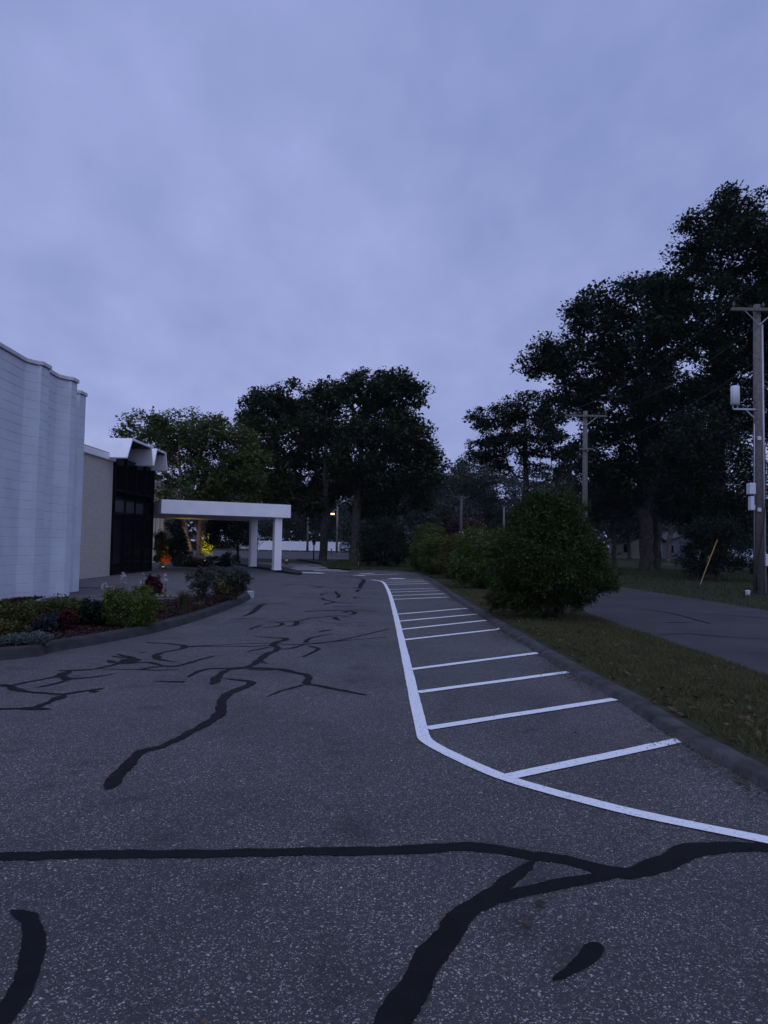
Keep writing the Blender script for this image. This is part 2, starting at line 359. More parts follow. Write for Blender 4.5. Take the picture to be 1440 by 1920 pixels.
def sample_blobs(blobs, Y, n, rng, shell=0.5, depth=1.0):
    """blobs: (px,py,rx,ry[,dY]) -> n points in the union of ellipsoids, and radii"""
    B = []
    for bb in blobs:
        px, py, rx, ry = bb[:4]; dY = bb[4] if len(bb) > 4 else None
        B.append((px, py, rx * Y / FPX, ry * Y / FPX, dY))
    wts = np.array([b_[2] * b_[3] for b_ in B]) ** 0.9; wts /= wts.sum()
    pts = []
    for b_, k in zip(B, rng.multinomial(n, wts)):
        d = rng.normal(size=(k, 3)); d /= np.linalg.norm(d, axis=1, keepdims=True) + 1e-9
        rr = rng.uniform(0, 1, k) ** (1.0 / (3.0 + 4 * shell))
        ry_ = (b_[2] + b_[3]) / 2 * depth
        yo = Y + (b_[4] if b_[4] is not None else rng.uniform(-0.5, 0.5) * ry_)
        c = np.array(AT(b_[0], b_[1], Y)); c[1] = yo
        pts.append(c + d * rr[:, None] * np.array([b_[2], ry_, b_[3]]))
    return np.concatenate(pts)

def skeleton(base, clumps, trunk_top, rng, stems=1, wig=0.07):
    """tree skeleton: nodes, parent; trunk nodes then limbs grown to each clump"""
    nodes = []; par = []
    for s in range(stems):
        h = trunk_top[2] - base[2]; k = max(4, int(h / 0.8))
        ang = rng.uniform(0, 6.28); sp = 0.0 if stems == 1 else 0.16 * h
        off = np.array([math.cos(ang + s * 2.1), math.sin(ang + s * 2.1), 0])
        b0 = np.array(base) + off * (0.0 if stems == 1 else 0.22)
        prev = -1
        for i in range(k + 1):
            f = i / k
            p = b0 * (1 - f) + np.array(trunk_top) * f + off * sp * math.sin(f * 1.6)
            if 0 < i: p = p + rng.normal(size=3) * wig * np.array([1, 1, 0.2])
            nodes.append(p); par.append(prev); prev = len(nodes) - 1
    hmin = base[2] + 0.22 * (trunk_top[2] - base[2])
    order = np.argsort(np.min(np.linalg.norm(clumps[:, None] - np.array(nodes)[None], axis=2), axis=1))
    for ci in order:
        c = clumps[ci]; A = np.array(nodes)
        d = np.linalg.norm(A - c, axis=1); hd = np.linalg.norm((A - c)[:, :2], axis=1)
        cost = d + 1.2 * np.maximum(0, A[:, 2] - (c[2] - 0.35 * hd)) + 50 * (A[:, 2] < hmin)
        j = int(np.argmin(cost)); a = A[j]; L = d[j]
        k = max(2, int(L / 0.9)); prev = j
        for i in range(1, k + 1):
            f = i / k
            p = a * (1 - f) + c * f; p[2] += 0.10 * L * math.sin(math.pi * f) * (1 if rng.uniform() < 0.8 else -1)
            if i < k: p = p + rng.normal(size=3) * 0.09 * L / k
            nodes.append(p); par.append(prev); prev = len(nodes) - 1
    return np.array(nodes), par
def branches_mesh(nodes, par, r_base, r_tip=0.018, flare=1.3, base_z=0.0, n=6):
    cnt = np.zeros(len(nodes)); kids = np.zeros(len(nodes))
    for i in range(len(nodes) - 1, -1, -1):
        if kids[i] == 0: cnt[i] = 1
        if par[i] >= 0: cnt[par[i]] += cnt[i]; kids[par[i]] += 1
    mxc = max(cnt)
    rad = r_tip + (r_base - r_tip) * (cnt / mxc) ** 0.72
    mb = MB()
    # chains
    chain_kid = {}
    for i in range(len(nodes)):
        p = par[i]
        if p >= 0 and (p not in chain_kid or cnt[i] > cnt[chain_kid[p]]): chain_kid[p] = i
    started = set()
    for i in range(len(nodes)):
        p = par[i]
        if p < 0: ch = [i]
        elif chain_kid[p] != i: ch = [p, i]
        else: continue
        j = i
        while j in chain_kid: j = chain_kid[j]; ch.append(j)
        if len(ch) < 2: continue
        rr = [rad[k] for k in ch]
        if p >= 0: rr[0] = rr[1] * 1.1
        pts = [nodes[k] for k in ch]
        if p < 0:
            b0 = np.array(pts[0])
            pts = [b0 - np.array([0, 0, 0.15]), b0 + np.array([0, 0, 0.12]), b0 + np.array([0, 0, 0.4])] + pts[1:]
            rr = [r_base * flare, r_base * flare * 0.86, r_base * 1.06] + rr[1:]
            rr[3] = min(rr[3], r_base)
        mb.tube(pts, rr, 9 if p < 0 else (6 if rr[0] > 0.05 else 4), cap=True)
    return mb
def tree(name, label, cat, base_px, Y, blobs, n_clump, clump_r, n_leaf, leaf, mat, trunk_r, seed, group=None, bark='bark', stems=1, top=None, flat=0.62, shell=0.35, bz=0.0, depth=1.0, up=0.5):
    rng = np.random.default_rng(seed)
    b0 = AT(base_px, 1020, Y); base = np.array([b0.x, Y, bz])
    cl = sample_blobs(blobs, Y, n_clump, rng, shell, depth)
    cl[:, 2] = np.maximum(cl[:, 2], bz + 0.5)
    zc = np.quantile(cl[:, 2], 0.8) if top is None else top
    cx, cy = cl[:, 0].mean(), cl[:, 1].mean()
    tt = np.array([base[0] * 0.75 + cx * 0.25, base[1] * 0.75 + cy * 0.25, zc])
    nodes, par = skeleton(base, cl, tt, rng, stems)
    root = empty(name, (base[0], base[1], bz)); tag(root, label, cat, group)
    br = branches_mesh(nodes, par, trunk_r, max(0.010, trunk_r * 0.05))
    br.build('trunk', bark, root, True, rel=base)
    # leaves round each clump
    sz = rng.uniform(0.4, 1.45, len(cl)); w = sz ** 2; w /= w.sum()
    idx = rng.choice(len(cl), n_leaf, p=w)
    d = rng.normal(size=(n_leaf, 3)); d /= np.linalg.norm(d, axis=1, keepdims=True)
    rr = np.where(rng.uniform(0, 1, n_leaf) < 0.18, rng.uniform(0.85, 1.28, n_leaf), rng.uniform(0, 1, n_leaf) ** 0.5)
    pos = cl[idx] + d * (rr * clump_r * sz[idx])[:, None] * np.array([1, 1, flat])
    pos[:, 2] = np.maximum(pos[:, 2], bz + 0.15)
    q = leaf_quads(pos, leaf, rng, up)
    quads_obj('crown', q - base, mat, root)
    return root
def bush(name, label, cat, base_px, Y, blobs, n_leaf, leaf, mat, seed, n_clump=160, clump_r=0.2, group=None, stem_r=0.03, stems=4, bz=0.0, asp=0.4, up=0.3, shell=1.2, inner=0.35, bark='bark', part='foliage', depth=1.0, ow=0.5, shoots=0):
    rng = np.random.default_rng(seed)
    b0 = AT(base_px, 1060, Y); base = np.array([b0.x, Y, bz])
    cl = sample_blobs(blobs, Y, n_clump, rng, shell, depth)
    cl[:, 2] = np.maximum(cl[:, 2], bz + clump_r * 0.6)
    root = empty(name, tuple(base)); tag(root, label, cat, group)
    ctr = cl.mean(axis=0)
    ns = int(n_leaf * (1 - inner)); ni = n_leaf - ns
    sz = rng.uniform(0.6, 1.3, len(cl))
    idx = rng.integers(0, len(cl), ns)
    d = rng.normal(size=(ns, 3)); d /= np.linalg.norm(d, axis=1, keepdims=True)
    pos = cl[idx] + d * (rng.uniform(0, 1, ns) ** 0.5 * clump_r * sz[idx])[:, None]
    pin = sample_blobs(blobs, Y, ni, rng, 0.4, depth); pin = ctr + (pin - ctr) * 0.9
    if shoots:                                   # stray shoots standing out of the clipped outline
        dist = np.linalg.norm((cl - ctr) / (cl.std(axis=0) + 1e-6), axis=1); tips = cl[np.argsort(-dist)[:shoots * 2]][::2]
        for c in tips:
            dr = (c - ctr) / np.linalg.norm(c - ctr) + rng.normal(size=3) * 0.25 + np.array([0, 0, 0.35]); dr /= np.linalg.norm(dr)
            ln = rng.uniform(0.12, 0.34); k = int(ln * 130)
            pin = np.concatenate([pin, c + dr * (rng.uniform(0, 1, k) * ln)[:, None] + rng.normal(size=(k, 3)) * 0.018])
    pos = np.concatenate([pos, pin]); pos[:, 2] = np.maximum(pos[:, 2], bz + leaf * 0.4)
    o = pos - ctr; o /= np.linalg.norm(o, axis=1, keepdims=True) + 1e-9
    q = leaf_quads(pos, leaf, rng, up, asp, o, ow)
    quads_obj(part, q - base, mat, root)
    mb = MB(); tg = cl[rng.choice(len(cl), min(len(cl), stems * 6), replace=False)]
    for s in range(stems):
        a = base + np.array([rng.normal() * stem_r, rng.normal() * stem_r, -0.03])
        mid = np.array([base[0] * 0.8 + ctr[0] * 0.2, base[1], base[2] * 0.55 + ctr[2] * 0.45]) + rng.normal(size=3) * np.array([1, 1, 0.3]) * stem_r * 0.9
        mb.tube([a, (a + mid) / 2 + rng.normal(size=3) * stem_r * 0.5, mid], [stem_r, stem_r * 0.8, stem_r * 0.55], 6)
        for g in tg[s::stems]:
            mb.tube([mid, (mid + g) / 2 + rng.normal(size=3) * 0.05, g], [stem_r * 0.5, stem_r * 0.32, stem_r * 0.12], 4)
    mb.build('stem', bark, root, True, rel=base)
    return root
def sheet(name, poly, z, mat, parent=None, kind='structure'):
    bm = bmesh.new(); vs = [bm.verts.new((p[0], p[1], z)) for p in poly]; f = bm.faces.new(vs)
    if f.normal.z < 0 or True:
        bm.normal_update()
        if f.normal.z < 0: bmesh.ops.reverse_faces(bm, faces=[f])
    bmesh.ops.triangulate(bm, faces=bm.faces[:])
    me = bpy.data.meshes.new(name); bm.to_mesh(me); bm.free()
    o = link_mesh(name, me, mat, parent)
    if kind and not parent: o['kind'] = kind
    return o
def smooth_poly(pts, k=4):
    pts = [Vector((p[0], p[1], 0)) for p in pts]; out = []
    for i in range(len(pts) - 1):
        p0 = pts[max(0, i - 1)]; p1 = pts[i]; p2 = pts[i + 1]; p3 = pts[min(len(pts) - 1, i + 2)]
        for j in range(k):
            t_ = j / k
            out.append(0.5 * ((2 * p1) + (p2 - p0) * t_ + (2 * p0 - 5 * p1 + 4 * p2 - p3) * t_ ** 2 + (3 * p1 - p0 - 3 * p2 + p3) * t_ ** 3))
    out.append(pts[-1]); return out
def ribbon(name, pts, width, z, mat, parent, jit=0.0, seed=0, k=4, sub=None, round_end=False, wander=0.0):
    """flat strip along ground points; width number or list"""
    rs = random.Random(seed)
    if not hasattr(width, '__len__'): width = [width] * len(pts)
    jit0 = jit
    P = smooth_poly(pts, k); Wd = []
    for i in range(len(pts) - 1):
        for j in range(k): Wd.append(width[i] + (width[i + 1] - width[i]) * j / k)
    Wd.append(width[-1])
    if sub:                                        # resample so the edge can wander
        Q = []; QW = []
        for i in range(len(P) - 1):
            L = (P[i + 1] - P[i]).length; n = max(1, int(L / sub))
            for j in range(n): Q.append(P[i].lerp(P[i + 1], j / n)); QW.append(Wd[i] + (Wd[i + 1] - Wd[i]) * j / n)
        Q.append(P[-1]); QW.append(Wd[-1]); P, Wd = Q, QW
    if wander:
        off = 0.0; offs = []
        for i in range(len(P)): off = off * 0.86 + rs.uniform(-1, 1) * wander; offs.append(off)
        Q = []
        for i, p in enumerate(P):
            t_ = (P[min(len(P) - 1, i + 1)] - P[max(0, i - 1)]).normalized(); Q.append(p + Vector((-t_.y, t_.x, 0)) * offs[i] * Wd[i])
        P = Q
    V = []; F = []; ph = rs.uniform(0, 9)
    for i, p in enumerate(P):
        a = P[max(0, i - 1)]; b_ = P[min(len(P) - 1, i + 1)]; t_ = (b_ - a); t_.normalize()
        nrm = Vector((-t_.y, t_.x, 0)); w = Wd[i]
        if round_end:
            e = min(i, len(P) - 1 - i); w *= (0.35, 0.75, 0.95)[e] if e < 3 else 1
        j1 = 1 + jit * (rs.uniform(-1, 1) * 0.5 + math.sin(ph + i * 0.7) * 0.6); j2 = 1 + jit * (rs.uniform(-1, 1) * 0.5 + math.sin(ph * 2 + i * 0.53) * 0.6)
        hf = 0.0035 if wander else 0.0015
        l = p + nrm * (w / 2 * j1 + rs.uniform(-hf, hf)); r_ = p - nrm * (w / 2 * j2 + rs.uniform(-hf, hf))
        V += [(l.x, l.y, z), (r_.x, r_.y, z)]
        if i: F.append((2 * i - 2, 2 * i - 1, 2 * i + 1, 2 * i))
    return link_mesh(name, raw_mesh(name, V, F), mat, parent)
def kerb(name, pts, prof, mat, side=1, jit=0.006, seed=0, k=4, sub=0.35):
    """prof: list of (outward offset, height); swept along ground points"""
    rs = random.Random(seed); P0 = smooth_poly(pts, k); P = []
    for i in range(len(P0) - 1):
        n = max(1, int((P0[i + 1] - P0[i]).length / sub))
        for j in range(n): P.append(P0[i].lerp(P0[i + 1], j / n))
    P.append(P0[-1]); V = []; F = []; m_ = len(prof)
    for i, p in enumerate(P):
        a = P[max(0, i - 1)]; b_ = P[min(len(P) - 1, i + 1)]; t_ = (b_ - a).normalized(); nrm = Vector((t_.y, -t_.x, 0)) * side
        wob = math.sin(i * 0.37 + seed) * 0.012
        for (o, h) in prof:
            q = p + nrm * (o + wob + rs.uniform(-jit, jit)); V.append((q.x, q.y, max(h + rs.uniform(-jit, jit) if h > 0.02 else h, -0.05)))
        if i:
            for j in range(m_ - 1):
                f = ((i - 1) * m_ + j, (i - 1) * m_ + j + 1, i * m_ + j + 1, i * m_ + j)
                F.append(f if side < 0 else f[::-1])
    F.append(tuple(range(m_))); F.append(tuple(range((len(P) - 1) * m_, len(P) * m_)))
    o = link_mesh(name, raw_mesh(name, V, F), mat, None, True); o['kind'] = 'structure'; return o

# ================================================================== GROUND
sheet('ground', [(-1500, -300), (1500, -300), (1500, 2500), (-1500, 2500)], -0.03, 'grass_ground')
kerb_px = [(1440, 1483), (1283, 1395), (1155, 1312), (1065, 1262), (1008, 1225), (938, 1180), (870, 1136), (815, 1097)]
KR = [Vector((2.72, -12, 0)), Vector((2.62, -3, 0)), Vector((2.5, 2, 0))] + [G(*p) for p in kerb_px] + [G(797, 1084), G(780, 1076), G(752, 1072.5), G(707, 1071), G(662, 1070.5), G(648, 1066)]
lot_poly = [(-45, -14), (2.72, -14)] + [(p.x, p.y) for p in smooth_poly(KR, 3)] + [(-4.6, 49), (-16, 53), (-45, 53)]
lot = sheet('parking_lot', lot_poly, 0.0, 'asphalt')
road = sheet('side_road', [(4.6, -14), (9.9, -14), (9.9, 8), (9.6, 20), (9.2, 27), (9.1, 40), (9.0, 90), (4.7, 90), (4.6, 40), (4.55, 16), (4.6, 10)], 0.0, 'asphalt_road')
sheet('cross_street', [(-70, 72), (-18, 66), (-3.2, 60), (4, 92), (4, 116), (-20, 112), (-70, 104)], -0.012, 'asphalt_road')
sheet('far_lane', [(26, 66), (70, 62), (70, 69), (26, 72)], -0.012, 'dirt')
# right verge between the lot kerb and the side road
def kx(y):
    P = KR
    for i in range(len(P) - 1):
        if P[i].y <= y <= P[i + 1].y and P[i + 1].y > P[i].y: return P[i].x + (P[i + 1].x - P[i].x) * (y - P[i].y) / (P[i + 1].y - P[i].y)
    return 1.9
V = []; F = []; ys = [-12 + 0.4 * i for i in range(107)]; NX = 9; rs = random.Random(3)
def verge_z(x, y):
    a = kx(y) + 0.17; f = min(1, max(0, (x - a) / (4.62 - a)))
    return 0.056 * (1 - f) ** 1.3 + 0.02 * math.sin(3.1 * f) + 0.012 * math.sin(x * 5.1 + y * 3.3) * math.sin(3.14 * f) + (0.003 if f > 0.98 else 0.0)
for iy, y in enumerate(ys):
    for j in range(NX):
        a = kx(y) + 0.17; e = 4.62 + 0.06 * math.sin(y * 2.7) + 0.05 * math.sin(y * 6.1); x = a + (e - a) * j / (NX - 1)
        V.append((x, y, verge_z(x, y) if j < NX - 1 else 0.004))
        if iy and j: n = iy * NX + j; F.append((n - NX - 1, n - NX, n, n - 1))
o = link_mesh('verge', raw_mesh('verge', V, F), 'verge_ground', None, True); o['kind'] = 'structure'
far_edge = [G(797, 1084), G(780, 1076), G(752, 1072.5), G(707, 1071), G(662, 1070.5)]
sheet('far_verge', [(4.6, 30.6)] + [(p.x + 0.1, p.y + 0.2) for p in far_edge] + [(-3.2, 40.5), (-4.4, 49.2), (-8, 62), (4.6, 62)], 0.07, 'grass_ground')
kerb('kerb', KR, [(-0.04, -0.01), (0.0, 0.006), (0.025, 0.050), (0.05, 0.060), (0.12, 0.066), (0.19, 0.062), (0.24, 0.0)], 'berm', 1, 0.007, 1)

# left bed
bed_px = [(0, 1238), (100, 1222), (200, 1205), (300, 1184), (370, 1163), (420, 1145), (455, 1131), (470, 1122)]
KL = [Vector((-9.5, 5.2, 0)), Vector((-7.2, 6.8, 0))] + [G(*p) for p in bed_px] + [G(473, 1115), G(466, 1109)]
kerb('bed_kerb', KL, [(-0.03, -0.02), (0.0, 0.03), (0.02, 0.10), (0.045, 0.125), (0.17, 0.130), (0.21, 0.11), (0.23, 0.02)], 'kerb_grey', -1, 0.005, 5)
KLs = smooth_poly(KL, 3)
bed_back = [(-4.6, 19.3), (-5.6, 17.2), (-6.4, 15.6), (-7.9, 14.6), (-8.2, 10), (-9.5, 6)]
bed_back = [(-4.35, 18.6), (-4.9, 16.4), (-6.2, 14.9), (-7.6, 14.6), (-7.95, 16.5), (-8.9, 16.5), (-10.5, 5.4)]
def inset(p, q, r_, d):
    t_ = (r_ - p).normalized(); return q + Vector((-t_.y, t_.x, 0)) * d
kin = [inset(KLs[max(0, i - 1)], p, KLs[min(len(KLs) - 1, i + 1)], 0.22) for i, p in enumerate(KLs)]
sheet('planting_bed', [(p.x, p.y) for p in kin] + bed_back, 0.11, 'mulch')
# mulch chips
rng = np.random.default_rng(77)
def in_poly(x, y, poly):
    c = np.zeros(len(x), bool); n = len(poly); j = n - 1
    for i in range(n):
        xi, yi = poly[i]; xj, yj = poly[j]
        if yi != yj:
            c ^= ((yi > y) != (yj > y)) & (x < (xj - xi) * (y - yi) / (yj - yi) + xi)
        j = i
    return c
bedpoly = [(p.x, p.y) for p in kin] + bed_back
x = rng.uniform(-9, -3.2, 60000); y = rng.uniform(6.5, 18.6, 60000); k_ = in_poly(x, y, bedpoly); x, y = x[k_][:26000], y[k_][:26000]
q = leaf_quads(np.stack([x, y, 0.118 + rng.uniform(0, 0.02, len(x))], 1), 0.055, rng, 1.2, 0.35)
tag(quads_obj('bark_mulch', q, 'chip_mulch', None), 'reddish shredded bark mulch covering the planting bed', 'mulch', kind='stuff')

# entrance walk of concrete slabs
walk = empty('walkway', (-8, 22, 0)); walk['kind'] = 'structure'
wb = MB()
rs = random.Random(8)
yy = 15.2
rows = []
while yy < 33.5:
    d = 1.5; x0 = -11.05; x1 = -4.9 if yy > 18.5 else (-5.2 if yy > 17.2 else -6.6)
    if yy < 20: x0 = -7.75
    if yy > 27: x1 = -7.6
    if yy > 24: x1 = min(x1, -6.2)
    n = max(1, round((x1 - x0) / 1.55)); wdt = (x1 - x0) / n
    for i in range(n):
        mb = MB(); mb.box((x0 + wdt * (i + .5) + 8, yy + d / 2 - 22, 0.012 + rs.uniform(0, 0.006)), (wdt - 0.02, d - 0.02, 0.03), 0, 0.006)
        mb.build('slab', 'slab', walk)
    yy += d

# ------------------------------------------------------------------ painted markings
def line(pts, w, z=0.0075, seed=0, jit=0.05, k=1, name='painted_line'):
    return ribbon(name, [G(*p) for p in pts], w, z, 'paint', lot, jit, seed, k, 0.12)
line([(1475, 1585), (1440, 1577), (1340, 1557), (1200, 1528), (1080, 1498), (1000, 1476), (940, 1457), (880, 1432), (830, 1408), (802, 1391), (793, 1378), (785, 1345), (775, 1300), (765, 1255), (756, 1215), (748, 1180), (740, 1147), (732, 1118), (726, 1103), (720, 1093.5), (714, 1090), (697, 1087)], 0.105, 0.0072, 1, 0.05, 3)
stripes = [((948, 1459), (1277, 1389)), ((800, 1367), (1153, 1312)), ((783, 1299), (1066, 1261)), ((770, 1256), (1009, 1225)), ((753, 1201), (930, 1181)),
           ((746, 1181.5), (912, 1163.7)), ((742, 1166), (894, 1152)), ((737, 1153), (876, 1141)), ((730, 1124.6), (842, 1120)), ((728.7, 1117.6), (832, 1113.6)),
           ((727, 1111), (823.5, 1107.8)), ((726, 1105.7), (815, 1103.5)), ((723.5, 1096), (804, 1094.4)), ((722, 1092.2), (799, 1091)), ((714, 1087.9), (794, 1087.9))]
for i, (a, b_) in enumerate(stripes):
    pts = [a, ((a[0] + b_[0]) / 2, (a[1] + b_[1]) / 2), b_]
    line(pts, 0.105 if i < 12 else 0.13, 0.0082, 10 + i, 0.06)
line([(930, 1181), (938, 1178.5), (942, 1176)], 0.07, 0.0088, 40)
line([(731, 1085.2), (744, 1084.8), (758, 1085.4)], 0.45, 0.0072, 41, 0.15)
for i, (a, b_, w) in enumerate([((664, 1079), (748, 1076.5), 0.16), ((676, 1075.8), (700, 1075.2), 0.3), ((664, 1078.8), (684, 1079.6), 0.3), ((534, 1068), (640, 1068.8), 0.3),
                                ((565, 1073.6), (607, 1075), 0.62), ((549, 1064.5), (646, 1064), 0.25), ((553, 1062), (578, 1061.6), 0.3), ((588, 1070), (652, 1071.4), 0.3), ((546, 1066.3), (600, 1066), 0.28), ((610, 1066), (648, 1065.8), 0.26)]):
    line([a, ((a[0] + b_[0]) / 2, (a[1] + b_[1]) / 2), b_], w, 0.0072 + 0.0003 * i, 50 + i, 0.12)

# ------------------------------------------------------------------ tar crack sealing
ZT = [0.0040]
def crack(pts, w, seed, zoom=None, jit=0.22):
    if zoom:
        s, ox, oy = zoom; pts = [(ox + p[0] / s, oy + p[1] / s) for p in pts]
    ZT[0] += 0.00003
    gp = [G(*p) for p in pts]
    if not hasattr(w, '__len__'): w = [w] * len(pts)
    w = [a * (1.0 if g.y < 5 else 0.86) if g.y < 14 else max(0.055, a * 1.1) for a, g in zip(w, gp)]
    ribbon('crack_seal', gp, w, ZT[0], 'tar', lot, jit, seed, 2, 0.028, True, 0.022)
crack([(-60, 1609), (0, 1607), (150, 1603), (300, 1602), (450, 1600), (600, 1598), (720, 1596), (800, 1592), (870, 1588), (940, 1594), (1000, 1607), (1060, 1612), (1120, 1630), (1175, 1640), (1215, 1630), (1270, 1608), (1300, 1592), (1360, 1590), (1440, 1588), (1500, 1587)], [0.085] * 6 + [0.095] * 6 + [0.1, 0.11, 0.11, 0.13, 0.14, 0.12, 0.1, 0.1], 1, jit=0.12)
crack([(700, 1990), (745, 1905), (785, 1835), (830, 1765), (880, 1703), (930, 1685), (1030, 1663), (1100, 1650), (1165, 1640)], [0.118, 0.118, 0.115, 0.112, 0.105, 0.085, 0.08, 0.08, 0.07], 2, jit=0.12)
crack([(895, 1700), (950, 1655), (1003, 1614)], [0.10, 0.075, 0.04], 3)
crack([(1036, 1839), (1068, 1822), (1095, 1800), (1112, 1780), (1124, 1770)], [0.035, 0.045, 0.072, 0.072, 0.06], 4)
crack([(20, 1709), (52, 1722), (62, 1768), (56, 1815), (35, 1865), (0, 1915), (-40, 1950)], [0.045, 0.07, 0.08, 0.08, 0.08, 0.08, 0.08], 5, jit=0.1)
Z3 = (2.0, 0, 1120)
crack([(405, 722), (440, 672), (480, 630), (530, 580), (610, 560), (700, 515), (790, 465), (828, 430), (830, 395), (860, 360), (935, 330), (940, 320), (915, 313), (840, 305)], [0.09, 0.10, 0.085, 0.085, 0.08, 0.085, 0.11, 0.12, 0.10, 0.12, 0.12, 0.11, 0.09, 0.04], 6, Z3)
ZA, ZB, ZC = (4.0, 0, 1190), (3.789, 340, 1110), (4.8, 440, 1070)
